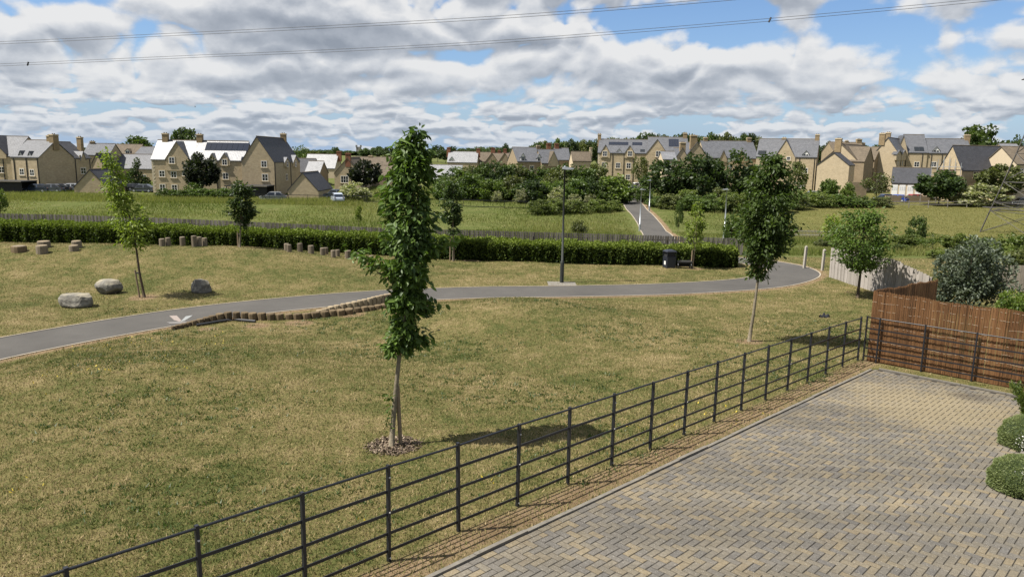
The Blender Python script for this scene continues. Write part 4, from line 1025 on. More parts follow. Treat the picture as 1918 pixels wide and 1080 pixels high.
M['lamp_grey'] = plain('lamp_grey', (.50, .52, .54), .35, .08, 4, .3); M['lamp_green'] = plain('dark_green_paint', (.022, .026, .022), .75, .2, 6)
M['galv'] = plain('galvanised_steel', (.42, .44, .45), .45, .15, 6, .55); M['lens'] = plain('lamp_lens', (.55, .56, .55), .3, .02)
LB = G(1052, 530); hl = P(1060, 316, LB[1])[2]-LB[2]
lamp('street_lamp', 'dark green street lamp with flat silver head on the concrete pad by the path', LB, hl, 0, M['lamp_green'], .95, 1, r=.05)
for px, pb, pt, Y, sd, lb in [(1198, 430, 355, 93, 1, 'galvanised street lamp on the left side of the meadow path'), (1216, 393, 338, 116, -1, 'galvanised street lamp farther up the meadow path'), (1356, 446, 355, 78, -1, 'galvanised street lamp standing alone right of the meadow path')]:
    q = P(px, pb, Y); z = h1(q[0], Y); lamp('street_lamp', lb, (q[0], Y, z), P(px+2, pt, Y)[2]-z, .55, M['galv'], .9, sd, 'galvanised street lamps in the meadow', r=.075)
def f_bin(t): setc(t, (.018, .021, .030)); t.b.inputs['Roughness'].default_value = .45
M['bin'] = mat('navy_plastic', f_bin)
g = G(1253, 501.5); bn = empty('litter_bin', g, .25, 'dark navy square litter bin with domed lid beside the hedge', 'litter bin')
hb = P(1253, 467, g[1])[2]-g[2]; wb_ = .255
MB().prism([(-wb_*.9, -wb_), (wb_*.9, -wb_), (wb_, -wb_*.9), (wb_, wb_*.9), (wb_*.9, wb_), (-wb_*.9, wb_), (-wb_, wb_*.9), (-wb_, -wb_*.9)], 0, hb*.62, 'z').build('body', M['bin'], bn)
for sx in (-1, 1):
    for sy in (-1, 1): MB().box(sx*wb_-.035 if sx > 0 else sx*wb_, sx*wb_ if sx > 0 else sx*wb_+.035, sy*wb_-.035 if sy > 0 else sy*wb_, sy*wb_ if sy > 0 else sy*wb_+.035, hb*.62, hb*.88).build('corner_pillar', M['bin'], bn)
MB().box(-wb_+.05, wb_-.05, -wb_+.05, wb_-.05, hb*.62, hb*.86).build('inner_liner', M['rubber'], bn)
ld = MB(); rings = [(1.06, .86), (1.06, .90), (.85, .96), (.45, .995)]; vs = []
for k, zf in rings: vs += [(-wb_*k, -wb_*k, hb*zf), (wb_*k, -wb_*k, hb*zf), (wb_*k, wb_*k, hb*zf), (-wb_*k, wb_*k, hb*zf)]
fs = [(0, 1, 2, 3)[::-1], (12, 13, 14, 15)]
for l in (0, 4, 8): fs += [(l+i, l+(i+1) % 4, l+4+(i+1) % 4, l+4+i) for i in range(4)]
ld.add(vs, fs).build('lid', M['bin'], bn)
MB().box(-wb_-.004, -wb_+.0, -.12, .06, hb*.18, hb*.38).build('sticker', M['white_paint'], bn)
g = G(1282, 502); be = empty('bench', g, -.03, 'low black backless bench between the litter bin and the thin sapling', 'bench')
MB().box(-.40, .36, -.22, .22, .30, .37).build('seat', M['black_timber'], be)
for sx in (-.36, .30):
    mb = MB(); mb.tube([(sx, -.2, -.05), (sx, -.22, .18), (sx, -.16, .29), (sx, .16, .29), (sx, .22, .18), (sx, .2, -.05)], .03, 6); mb.build('leg', M['iron'], be)
MB().box(-.33, .27, .18, .20, .05, .30).build('modesty_panel', M['black_timber'], be)
# dark garment on the grass
g = G(1543, 594); cl = MB(); nn = 14; vs = []; fs = []
for j in range(nn):
    for i in range(nn):
        u_, v_ = i/(nn-1)-.5, j/(nn-1)-.5; r_ = math.hypot(u_, v_)*2
        hgt_ = max(0, .11*(1-r_*.9)+.045*math.sin(9*u_+4*v_)+.04*math.sin(13*v_-6*u_)) if r_ < 1.1 else 0
        k_ = 1-.18*math.sin(3*math.atan2(v_, u_)+1)-.1*math.sin(5*math.atan2(v_, u_)); q_ = min(1, 1/max(r_, .001)) if r_ > 1 else 1
        vs.append((u_*.36*k_*q_*1.15, v_*.26*k_*q_, hgt_+.01))
for j in range(nn-1):
    for i in range(nn-1): fs.append((j*nn+i, j*nn+i+1, (j+1)*nn+i+1, (j+1)*nn+i))
cl.add(vs, fs); tag(cl.build('dropped_cloth', plain('navy_cloth', (.012, .013, .018), .9, .5, 20), loc=g, smooth=True, rz=.4), 'crumpled dark cloth lying on the grass left of the fence corner', 'cloth')
# low sticks lying at the hedge foot
for px, pb, ln, lb in [(885, 490.5, .9, 'brown stick lying at the foot of the hedge')]:
    g = G(px, pb); mb = MB(); mb.tube([(-ln/2, 0, .03), (0, .06, .05), (ln/2, -.02, .03)], [.03, .025, .02], 6); tag(mb.build('stick', M['log_dark'], loc=g), lb, 'stick')

# ------------------------------------------------------------------ shrubs at the right and topiary
def ball(name, label, c, r, n, m, flat_=.8, ls=(.018, .04), flowers=None):
    o = empty(name, c, 0, label, 'shrub'); rs = np.random.default_rng(int(r*1000)); N = n
    d_ = unit(rs.normal(size=(N, 3))); d_[:, 2] = np.abs(d_[:, 2])*1.1-.35; d_ = unit(d_)
    k = 1+.045*np.sin(d_[:, 0]*7+1)*np.sin(d_[:, 1]*6)+.03*np.sin(d_[:, 2]*11+d_[:, 0]*8)
    p = d_*np.array([1, 1, flat_])*(r*k*rs.uniform(.93, 1.02, N))[:, None]+np.array([0, 0, r*.34])
    V = leaf_quads(p, unit(d_*.9+rs.normal(size=(N, 3))*.5+np.array([0, 0, .3])), rs.uniform(*ls, N), .42)
    tag(npmesh('foliage', V, 4, m, o, np.clip(.4+.25*np.sin(d_[:, 0]*9)*np.sin(d_[:, 1]*8)+rs.normal(0, .2, N), 0, 1)), kind='stuff')
    import bmesh
    bm = bmesh.new(); bmesh.ops.create_icosphere(bm, subdivisions=3, radius=r*.93)
    for v in bm.verts: v.co.z = v.co.z*flat_+r*.34
    me = bpy.data.meshes.new('twig_core'); bm.to_mesh(me); bm.free(); link('twig_core', me, M['core2'], o)
    if flowers:
        fn = unit(np.array(flowers)[None]+rs.normal(0, .16, (150, 3))); fp_ = fn*np.array([1, 1, flat_])*r*1.03+np.array([0, 0, r*.34])
        npmesh('blossom', leaf_quads(fp_, unit(fn+rs.normal(size=fn.shape)*.6), rs.uniform(.02, .04, len(fp_)), .9), 4, M['petal'], o, rs.random(len(fp_)))
    return o
def f_core2(t): setc(t, (.03, .045, .014)); t.b.inputs['Roughness'].default_value = 1
M['core2'] = mat('topiary_twigs', f_core2); M['petal'] = plain('white_petal', (.72, .70, .66), .7, .1); M['topi'] = leafmat('topiary_leaf', (.12, .155, .055), (.27, .305, .125), .2, .5, .3)
def bedpt(px, py):
    d_ = ray(px, py); g_ = FE*-.0335; k = (.40-CZ-g_@FO)/(d_[2]-g_@d_[:2]); return np.array([d_[0]*k, d_[1]*k, CZ+d_[2]*k])
c = bedpt(1914, 918); ball('topiary_ball', 'nearer clipped round shrub with white blossom at the driveway edge', c, .46, 17000, M['topi'], .82, flowers=(-.25, -.75, .62))
c = bedpt(1926, 836); ball('topiary_ball', 'farther clipped round shrub behind the blossoming one', c, .47, 14000, M['topi'], .86, flowers=(-.5, -.7, .1))
c = bedpt(1926, 790); pl = empty('upright_shrub', c, 0, 'bright green upright conifer shrub at the right edge of the driveway', 'shrub')
N = 2600; u = RNG.random(N); a = RNG.uniform(0, 6.28, N); kf = (a*3.5/6.28).astype(int); an = kf*1.9+RNG.normal(0, .22, N); rr_ = u*.55
p = np.stack([np.cos(an)*rr_*.7+RNG.normal(0, .03, N), np.sin(an)*rr_*.7+RNG.normal(0, .03, N), .05+u*.62+RNG.normal(0, .04, N)], 1)
tag(npmesh('foliage', leaf_quads(p, unit(np.stack([np.cos(an)*.6, np.sin(an)*.6, 1+0*an], 1)+RNG.normal(size=(N, 3))*.4), RNG.uniform(.04, .09, N), .4), 4, LM['bright'], pl, RNG.random(N)), kind='stuff')
mb = MB(); [mb.tube([(0, 0, -.05), (math.cos(k*1.9)*.3, math.sin(k*1.9)*.3, .5)], [.02, .006], 5) for k in range(4)]; mb.build('stem', M['bark_dark'], pl)

def leafy_shrub(label, base, cen, rad, n, ls, m, seed, nl=40, name='shrub'):
    """a big shrub: lobes of leaves filling an ellipsoid"""
    rs = np.random.default_rng(seed); o = empty(name, base, 0, label, 'shrub')
    c = unit(rs.normal(size=(nl, 3)))*np.array(rad)*(rs.uniform(.3, 1.0, nl))[:, None]; li = rs.integers(0, nl, n); d_ = unit(rs.normal(size=(n, 3)))
    p = c[li]+d_*np.array(rad)*.26*rs.uniform(.7, 1.1, n)[:, None]+np.array(cen); p[:, 2] = np.maximum(p[:, 2], .02)
    out = unit(d_+c[li]*.6)
    V = leaf_quads(p, unit(out*.6+rs.normal(size=(n, 3))*.6), rs.uniform(*ls, n), .5)
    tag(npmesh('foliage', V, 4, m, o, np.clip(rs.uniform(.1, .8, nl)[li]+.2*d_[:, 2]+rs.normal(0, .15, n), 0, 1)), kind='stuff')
    mb = MB()
    for k in range(7):
        e = c[k]+np.array(cen); mb.tube([(0, 0, -.1), e*.5+np.array([0, 0, -.05]), e], [.04, .025, .008], 5)
    mb.build('stem', M['bark_dark'], o); return o
Y = 27.5; q = P(1815, 572, Y); z = h1(q[0], Y); top = P(1815, 448, Y)[2]-z; wd = 75*Y/F
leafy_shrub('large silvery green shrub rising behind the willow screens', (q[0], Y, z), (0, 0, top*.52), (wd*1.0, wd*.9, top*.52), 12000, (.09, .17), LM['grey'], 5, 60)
Y = 25.0; q = P(1905, 572, Y); z = h1(q[0], Y); top = P(1905, 548, Y)[2]-z
leafy_shrub('low bright green bush behind the willow screen at the right edge', (q[0], Y, z), (0, 0, top*.5), (.75, .6, top*.5), 3000, (.08, .14), LM['bright'], 6, 26)
# ================================================================== HOUSES
class House:
    def __init__(s, label, xc, Y, th, xr, yb, ye, yr, xl=None, D=None, xb=None, ridge='u', roof='slate', wall='stone', name='stone_house', ov=.08, cat='house', base_drop=1.6):
        th = R(th); s.u = np.array([math.cos(th), math.sin(th)]); s.v = np.array([-math.sin(th), math.cos(th)]); s.th = th
        c = P(xc, yb, Y); s.C = c; s.zb = c[2]
        def solve(dirv, target):
            lo, hi = .3, 70.
            f = lambda L: proj((c[0]+dirv[0]*L, c[1]+dirv[1]*L, c[2]+3))[0]-target
            sg = np.sign(f(lo))
            if sg == np.sign(f(hi)): return 10.
            for _ in range(40):
                m_ = (lo+hi)/2
                if np.sign(f(m_)) == sg: lo = m_
                else: hi = m_
            return lo
        s.L = solve(s.u, xr)
        s.D = solve(s.v, xl) if xl is not None else (D or 8.)
        if xb is not None:
            c0 = c.copy(); c[:2] = c[:2]+s.u*s.L; s.D = solve(s.v, xb); c[:2] = c0[:2]
        s.he = P(xc, ye, Y)[2]-s.zb
        rp = (c[:2]+s.v*s.D/2) if ridge == 'u' else (c[:2]+s.u*s.L/2)
        lo, hi = s.he+.2, s.he+15
        for _ in range(40):
            m_ = (lo+hi)/2
            if proj((rp[0], rp[1], s.zb+m_))[1] > yr: lo = m_
            else: hi = m_
        s.hr = lo; s.ridge = ridge
        s.o = empty(name, c, th, label, cat)
        L, D_, he, hr = s.L, s.D, s.he, s.hr
        mb = MB(); dz = -base_drop
        if ridge == 'u':
            poly = [(0, dz), (D_, dz), (D_, he), (D_/2, hr), (0, he)]; mb.prism(poly, 0, L, 'x')
        else:
            poly = [(0, dz), (L, dz), (L, he), (L/2, hr), (0, he)]; mb.prism(poly, 0, D_, 'y')
        mb.build('wall', M[wall], s.o)
        W2 = (D_ if ridge == 'u' else L)/2; run = L if ridge == 'u' else D_
        sl = (hr-he)/W2; tk = .14
        rb = MB(); pr = [(-ov, he-ov*sl+.02), (W2, hr+.02), (2*W2+ov, he-ov*sl+.02), (2*W2+ov, he-ov*sl+.02+tk), (W2, hr+.02+tk*1.2), (-ov, he-ov*sl+.02+tk)]
        rb.prism(pr, -.12, run+.12, 'x' if ridge == 'u' else 'y')
        s.roofo = rb.build('roof', M[roof], s.o); s.roofm = M[roof]; s.wallm = M[wall]
        rg = MB(); a = [(-.12, 0), (run+.12, 0)]
        pts = [(-.12, W2, hr+tk*1.2+.02), (run+.12, W2, hr+tk*1.2+.02)] if ridge == 'u' else [(W2, -.12, hr+tk*1.2+.02), (W2, run+.12, hr+tk*1.2+.02)]
        rg.tube(pts, .09, 6).build('ridge_tile', M['stone_tile'], s.roofo)
        s.sl = sl; s.W2 = W2
        if ridge == 'u': MB().tube([(-.1, -.09, he-.08*sl), (L+.1, -.09, he-.08*sl)], .05, 6).build('gutter', M['black_pipe'], s.o)
    def loc(s, px, py, n, d):
        """local point where the view ray meets the plane n.p=d"""
        o = np.array([0-s.C[0], 0-s.C[1], CZ-s.zb]); r = ray(px, py); ct, sn = math.cos(-s.th), math.sin(-s.th)
        f = lambda q: np.array([q[0]*ct-q[1]*sn, q[0]*sn+q[1]*ct, q[2]])
        o, r = f(o), f(r); n = np.array(n, float); k = (d-n@o)/(n@r); return o+r*k
    def frame(s, face): return {'f': ((0, 1, 0), 0.0, 0), 'r': ((1, 0, 0), s.L, math.pi/2), 'l': ((1, 0, 0), 0.0, -math.pi/2)}[face]
    def win(s, px, py, face='f', w=1.0, h=1.15, lights=2, set_=0.0, parent=None):
        n, d, rz = s.frame(face); p = s.loc(px, py, n, d); key = (w, h, lights)
        if face == 'f': p[1] -= set_
        elif face == 'r': p[0] += set_
        else: p[0] -= set_
        if key not in WINS:
            fr = MB(); t = .075
            fr.box(-w/2, w/2, -.035, .03, h/2-t, h/2); fr.box(-w/2, w/2, -.035, .03, -h/2, -h/2+t)
            for k in range(lights+1): x = -w/2+k*(w-t)/lights; fr.box(x, x+t, -.036, .03, -h/2+t, h/2-t)
            fr.box(-w/2+t, w/2-t, -.03, .02, -.02, .02)
            sr = MB(); b = .13; sr.box(-w/2-b, w/2+b, -.03, .02, h/2, h/2+b*1.2); sr.box(-w/2-b, -w/2, -.03, .02, -h/2, h/2); sr.box(w/2, w/2+b, -.03, .02, -h/2, h/2)
            si = MB().box(-w/2-.2, w/2+.2, -.12, .02, -h/2-.12, -h/2)
            pa = MB().box(-(w-t)/lights/2+t/2, (w-t)/lights/2-t/2, -.012, .0, -h/2+t, h/2-t)
            ms = []
            for q, m_ in ((fr, 'white_paint'), (sr, 'stone_trim'), (si, 'stone_trim'), (pa, 'glass')):
                me = bpy.data.meshes.new('window'); me.from_pydata(q.v, [], q.f); me.update(); me.materials.append(M[m_]); ms.append(me)
            WINS[key] = ms
        ms = WINS[key]
        f = link('window', ms[0], None, s.o, p, rz)
        link('surround', ms[1], None, f); link('sill', ms[2], None, f)
        for k in range(lights):
            q = link('pane', ms[3], None, f); q.location = (-w/2+.0375+(k+.5)*(w-.075)/lights, 0, 0)
        return f
    def gable(s, x0, x1, ye, ya, face='f', out=.16, roof=None, wall=None, bottom=None, name='gable', ov=.12, back=None):
        """gabled wall dormer or cross gable rising through the roof"""
        n, d, rz = s.frame(face); xm = (x0+x1)/2
        a = s.loc(x0, ye, n, d); b = s.loc(x1, ye, n, d); t = s.loc(xm, ya, n, d); bo = s.loc(xm, bottom, n, d)[2] if bottom else min(a[2], b[2])-.8
        ctr = (a+b)/2; hw = np.linalg.norm((b-a)[:2])/2; ze = (a[2]+b[2])/2; zt = max(t[2], ze+.2)
        zl = lambda z: max(0, (z-s.he)/s.sl)
        e = bpy.data.objects.new(name, None)
        bk = back or min(s.W2, zl(zt)+.25)
        mb = MB().prism([(-hw, bo), (hw, bo), (hw, ze), (0, zt), (-hw, ze)], -out, bk, 'y')
        w_ = mb.build(name, wall and M[wall] or s.wallm, s.o); w_.location = (ctr[0], ctr[1], 0); w_.rotation_euler = (0, 0, rz)
        sl = (zt-ze)/hw; tk = .12
        rb = MB().prism([(-hw-ov, ze-ov*sl+.02), (0, zt+.02), (hw+ov, ze-ov*sl+.02), (hw+ov, ze-ov*sl+.02+tk), (0, zt+.02+tk*1.2), (-hw-ov, ze-ov*sl+.02+tk)], -out-.10, bk+.4, 'y')
        rb.build('gable_roof', roof and M[roof] or s.roofm, w_); return w_
    def dormer(s, px, pt, pb, wpx, face='f', roof=None, out=-.25, wall='white_paint'):
        """small gabled dormer window sitting on the roof slope"""
        sc = s.C[1]/F; hw = wpx*sc/2
        n, d, rz = s.frame(face); sg = 1
        p = s.loc(px, pb, n, d+(.3 if face == 'f' else -.3)); t = s.loc(px, pt, n, d+(.3 if face == 'f' else -.3)); bo, zt = p[2], t[2]; ze = bo+(zt-bo)*.58
        bk = min(s.W2, max(.6, (zt-s.he)/s.sl+.2))
        w_ = MB().prism([(-hw, bo), (hw, bo), (hw, ze), (0, zt), (-hw, ze)], 0, bk, 'y').build('dormer', M[wall], s.o); w_.location = (p[0], p[1], 0); w_.rotation_euler = (0, 0, rz)
        sl = (zt-ze)/hw; ov = .18; tk = .09
        MB().prism([(-hw-ov, ze-ov*sl+.02), (0, zt+.02), (hw+ov, ze-ov*sl+.02), (hw+ov, ze-ov*sl+.02+tk), (0, zt+.02+tk), (-hw-ov, ze-ov*sl+.02+tk)], -.14, bk+.3, 'y').build('dormer_roof', roof and M[roof] or s.roofm, w_)
        for k in (-1, 1): MB().box(k*hw*.42-hw*.33, k*hw*.42+hw*.33, -.03, -.005, bo+(ze-bo)*.12, ze-.02).build('pane', M['glass'], w_)
    def roof_pt(s, px, py, off=.0):
        """point on the front roof slope (u-ridge)"""
        n = np.array([0, -s.sl, 1.]); d = s.he+.02+.15; p = s.loc(px, py, n, d); nn = n/np.linalg.norm(n); return p+nn*off
    def panel(s, x0, y0, x1, y1, cols, name='solar_panel', m='solar', off=.06):
        a, b = s.roof_pt(x0, y1, off), s.roof_pt(x1, y0, off); xa, xb = a[0], b[0]; ya, yb_ = a[1], b[1]
        for k in range(cols):
            u0 = xa+(xb-xa)*k/cols+.02; u1 = xa+(xb-xa)*(k+1)/cols-.02; za, zb = a[2], b[2]; nn = np.array([0, -s.sl, 1.]); nn /= np.linalg.norm(nn); t = nn*.05
            vs = [(u0, ya, za), (u1, ya, za), (u1, yb_, zb), (u0, yb_, zb)]; vs += [(x-t[0], y-t[1], z-t[2]) for x, y, z in vs]
            MB().add(vs, [(0, 1, 2, 3), (0, 4, 5, 1), (1, 5, 6, 2), (2, 6, 7, 3), (3, 7, 4, 0)]).build(name, M[m], s.o)
    def rooflight(s, x0, y0, x1, y1, cols=1):
        s.panel(x0, y0, x1, y1, cols, 'rooflight', 'glass', .05); 
    def chim(s, px, yt, along=None, w=.95, d=.6, m='chimney', pots=2):
        if s.ridge == 'u': p = s.loc(px, yt, (0, 1, 0), s.D/2)
        else: p = s.loc(px, yt, (0, 1, 0), s.D*(along or .0)+.3); 
        zt = p[2]; z0 = min(s.hr, zt)-1.6
        c = MB().box(-w/2, w/2, -d/2, d/2, z0, zt-.28).build('chimney', M[m], s.o, loc=(p[0], p[1], 0))
        MB().box(-w/2-.07, w/2+.07, -d/2-.07, d/2+.07, zt-.28, zt-.16).box(-w/2-.02, w/2+.02, -d/2-.02, d/2+.02, zt-.16, zt-.06).build('chimney_cap', M['stone_trim' if m != 'brick_red' else m], c)
        for k in range(pots): MB().tube([((k-(pots-1)/2)*.4, 0, zt-.07), ((k-(pots-1)/2)*.4, 0, zt+.12)], [.12, .10], 8).build('chimney_pot', M['stone_tile'], c)
    def pipe(s, px, py, face='f'):
        n, d, rz = s.frame(face); p = s.loc(px, py, n, d); q = {'f': (0, -.07), 'r': (.07, 0), 'l': (-.07, 0)}[face]
        MB().tube([(p[0]+q[0], p[1]+q[1], -1.2), (p[0]+q[0], p[1]+q[1], s.he-.12)], .075, 6).build('downpipe', M['black_pipe'], s.o)
    def quoins(s, at='l'):
        mb = MB(); x = 0 if at == 'l' else s.L; sg = 1 if at == 'l' else -1
        for k in range(int(s.he/.32)):
            wv = .5 if k % 2 else .28; a, b = sorted((x-sg*.02, x+sg*wv)); mb.box(a, b, -.02, .3, k*.32+.02, k*.32+.30)
        mb.build('quoins', M['quoin'], s.o)
WINS = {}
# ---- far left corner block
h = House('tall slate-roofed stone block at the far left edge', -60, 141, 0, 28, 360, 292, 256, D=10, roof='slate'); h.win(3, 318); h.win(4, 345); h.pipe(8, 320)
h.gable(-50, 12, 288, 254, roof='slate_dark')
h = House('corner house with broad blank shaded gable and twin dormers on its sunlit side', 27, 136, -12, 75.5, 361, 294.5, 264, xb=141, ridge='u', roof='slate')
h.win(41, 322, 'f', .95, 1.15); h.win(60, 323.5, 'f', .95, 1.15); h.win(44.5, 351, 'f', 1.2, 1.3); h.win(62, 353, 'f', 1.2, 1.3); h.pipe(52, 330); h.pipe(73, 330); h.pipe(29, 330)
h.dormer(39.5, 283, 299, 7); h.dormer(57, 284, 300, 7); h.chim(100, 251, None, .9, 1.3); h.chim(92, 253, None, .7, .7)
c2 = h.C[:2]+h.u*h.L+h.v*h.D; q = proj((c2[0]-h.u[0]*9, c2[1]-h.u[1]*9, h.zb))[0]
h = House('shaded stone wing with one dormer joined to the blank-gabled corner house', q, c2[1]-h.u[1]*9+.2, -12, 140.5, 358, 296, 267, xb=173, ridge='v', roof='slate_dark')
h.win(156, 320, 'r', 1.3, 1.2); h.gable(150, 159, 298, 285, 'r', bottom=302, roof='slate_glare'); h.win(154.5, 297, 'r', 1.3, 1.0); h.pipe(143, 330, 'r'); h.pipe(170, 330, 'r'); h.chim(149, 256, .9, .95, .7)
h = House('slate-roofed house behind the shaded wing with a single chimney', 158, 165, 10, 205, 330, 291, 270, D=9, roof='slate'); h.chim(173, 264)
h = House('long brown stone-tiled house with a central dormer', 197, 205, 2, 256, 330, 289, 271, D=9, roof='stone_tile', wall='stone_brown'); h.dormer(239, 279, 288, 8)
h.dormer(210, 279, 288, 7)
h = House('small grey-roofed house right of the long brown house', 256, 200, 0, 285, 330, 289, 276, D=8, roof='slate', wall='stone_brown')
h = House('low house with a sunlit front gable left of the dark conifer', 171, 158, -4, 199, 356, 316, 288.5, xb=224, ridge='v', roof='slate_dark', wall='stone_pale')
h = House('low house with a long grey slate roof behind the dark conifer', 216, 168, 0, 288, 352, 316, 290, D=8, roof='slate'); h.win(243, 330); h.win(270, 332)
h = House('stone garage with steep gable at the edge of the left meadow', 140, 130, 4, 201, 365, 351, 319, D=7.5, ridge='v', roof='slate_dark', name='stone_garage', cat='garage')
# ---- main left house
h = House('long stone house with glaring slate roof, solar panels and front gables', 288, 136, 1, 457, 364, 299, 264, D=6.6, roof='slate_glare')
h.gable(311, 355, 298, 266, bottom=320, back=3.2, roof='slate'); h.win(322.5, 300.5, set_=.18); h.win(303.5, 325.5); h.win(325.5, 327); h.win(344.5, 324.5, 'f', .6, 1.0, 1); h.win(304.5, 351); h.win(327, 352)
h.gable(412, 431, 301, 287.5, bottom=310); h.win(421.5, 304, 'f', .9, 1.05, set_=.18); h.win(422.5, 330); h.win(421, 357); h.gable(390, 407, 301, 288, bottom=310); h.win(399, 304, 'f', .9, 1.05, set_=.18); h.win(400, 329)
h.panel(383, 268.5, 468, 281.5, 8); h.rooflight(451, 294, 458, 300); h.chim(309.5, 249, None, 1.0, .8); h.chim(374, 250.5, None, 1.0, .8); h.pipe(407, 340); h.quoins('l')
h2 = House('tall gabled stone wing with dark side roof at the right end of the solar-panelled house', 455, 135.6, 1, 514.5, 368, 303, 257, D=17.5, ridge='v', roof='slate_dark')
h2.win(494.5, 307.5); h2.win(496.5, 332.5, 'f', 1.05, 1.25); h2.win(499, 359); h2.chim(530.5, 249.5, .93, 1.05, .8); h2.pipe(515.5, 340, 'r'); h2.pipe(545, 340, 'r')
h2.gable(531, 541, 305, 296, 'r', bottom=312, roof='slate_glare'); h2.gable(547, 558, 305, 292, 'r', bottom=312, roof='slate_glare'); h2.win(536.5, 307, 'r', 1.2, 1.1, set_=.18); h2.win(552, 307, 'r', 1.2, 1.1, set_=.18); h2.win(537, 332, 'r', 1.3, 1.2)
h = House('dark-roofed house end behind the tall gabled wing', 545, 160, 0, 583, 350, 323, 298, D=8, roof='slate_dark')
h = House('small house with glaring roof and dark end gable behind the steep garage', 572, 158, -4, 598, 352, 325, 303, D=6, roof='slate_glare', wall='stone_brown')
h = House('white-glaring slate-roofed house with a brick chimney and plain cream wall', 571, 185, -3, 627, 352, 315, 289.5, D=6.5, roof='slate_glare', wall='render'); h.chim(635, 283, None, 1.1, .8, 'brick_red')
h = House('stone garage with steep gable and dark side roof in front of the cream-walled house', 540, 127, 0, 596, 378, 357, 325, D=10, ridge='v', roof='slate_dark', name='stone_garage', cat='garage')
MB().box(.2, .8, -.1, -.04, 1.6, 1.9)
h = House('stone house gable with a triple window and red brick chimney', 627.5, 148, 0, 676, 376, 325, 297, D=12, ridge='v', roof='stone_tile'); h.win(645.5, 336, 'f', 1.5, 1.35, 3); h.win(645, 359, 'f', 1.3, 1.3); h.chim(652, 286, .0, 1.0, .7, 'brick_red')
h = House('brown-roofed house behind the brick chimney gable', 655, 170, 0, 725, 345, 312, 295, D=8, roof='stone_tile', wall='stone_brown'); h.chim(694, 291)
h = House('low house half hidden behind the foreground tree', 690, 160, 0, 745, 360, 330, 311, D=8, roof='stone_tile', wall='stone_brown')
h = House('low house with pale glinting slate roof above the thicket', 800, 165, -3, 862, 352, 336, 309.5, D=7, roof='slate_glare', wall='stone_brown'); h.rooflight(797, 315, 806, 322)
h = House('glaring white-roofed cottage with arched dormer and two brick chimneys', 838, 228, -4, 893, 322, 304, 284.5, D=6.5, roof='slate_glare', wall='stone'); h.chim(840.5, 276, None, 1.1, .9, 'brick_red'); h.chim(896, 278, None, 1.1, .9, 'brick_red'); h.dormer(846, 294, 307, 9)
h = House('brown stone-tiled house with twin front gables above the thicket', 893, 232, 0, 956, 322, 303, 286, D=9, roof='stone_tile', wall='stone_brown'); h.gable(909, 933, 303, 287, back=4); h.gable(934, 956, 303, 287, back=4); h.chim(923.5, 276.5, None, 1.3, .9, 'brick_red'); h.chim(946, 278.5, None, 1.0, .8, 'brick_red'); h.chim(935, 281, None, .9, .8, 'brick_red')
h = House('slate-roofed house with two dormers and a pale sunlit end gable', 969, 182, 12, 1014, 345, 303, 277, xl=950, roof='slate', wall='stone_brown'); h.dormer(979.5, 287, 302, 7.5); h.dormer(1010, 289, 303, 7.5); h.win(979, 316); h.win(996, 315); h.chim(1008.5, 272)
h = House('grey-roofed house adjoining the two-dormer house on its right', 1014, 182, 12, 1046, 345, 306, 281, D=8, roof='slate', wall='stone_brown'); h.gable(1027, 1046, 305, 284, back=4, roof='stone_tile', wall='stone_pale')
h = House('brown gabled house with a row of brick chimneys', 1040, 205, 5, 1068, 330, 300, 278, D=9, roof='slate', wall='stone_brown'); h.chim(1028, 268, None, 1.1, .9, 'brick_red'); h.chim(1043, 268.5, None, 1.1, .9, 'brick_red')
h = House('low brown-roofed house with white-edged gable ends', 1072, 200, 6, 1107, 330, 302, 285, xl=1066, roof='stone_tile', wall='render'); h.chim(1107, 276, None, .6, .7, 'render')
# ---- centre building
h = House('three-storey stone terrace with gabled windows and rooftop solar panels', 1118, 180, -9, 1214, 350, 286.5, 262, D=10, roof='slate')
h.gable(1125, 1142.5, 287, 272, bottom=296); h.gable(1170, 1189, 287.5, 273, bottom=296); h.dormer(1159.5, 279, 291, 8.5)
for x, y in ((1133, 288), (1180, 288)): h.win(x, y, 'f', 1.05, 1.25, set_=.18)
for x, y in ((1131.5, 309), (1157.5, 310), (1177.5, 310.5), (1131, 331), (1176, 332)): h.win(x, y, 'f', 1.05, 1.3)
h.panel(1140, 266.5, 1177, 271.5, 7); h.panel(1184, 267, 1203, 272, 4); h.rooflight(1199, 280, 1208, 284.5); h.chim(1123, 250.5, None, .8, .7); h.pipe(1147, 310); h.pipe(1168, 310); h.pipe(1186, 310); h.quoins('l')
Yb = h.C[1]+h.u[1]*h.L-.5
h = House('taller stone wing with one large front gable and a square solar array', 1211, Yb, -9, 1286, 350, 287, 258, D=11, roof='slate'); h.gable(1210.5, 1250, 288, 261.5, back=5.4, bottom=310); h.win(1233, 288.5, 'f', 1.15, 1.35, set_=.18); h.win(1233, 311, 'f', 1.15, 1.35)
h.panel(1252.5, 261, 1271, 274.5, 4); h.chim(1283.5, 248.5, None, .9, .8); h.quoins('l')
h = House('small gabled stone house with a tall chimney before the square solar array', 1262, 165, 0, 1289, 345, 297, 278, D=9, ridge='v', roof='slate'); h.chim(1279, 266, .02, 1.2, .9)
h = House('stone house with a capped chimney on its front gable', 1284, 172, 2, 1321, 345, 290, 267, D=10, ridge='v', roof='slate'); h.chim(1299.5, 252.5, .02, 1.5, .9)
h = House('low conservatory-like annex with glaring white roof', 1240, 158, 0, 1266, 345, 299, 285, D=6, roof='slate_glare', wall='render')
h = House('long slate-roofed terrace behind the three dark round trees', 1318, 182, 0, 1418, 350, 296, 264.5, D=11, roof='slate'); h.gable(1348, 1361, 297, 282); h.gable(1380, 1396, 297, 281); h.chim(1322, 257); h.chim(1403, 257.5, None, 1.0, .8)
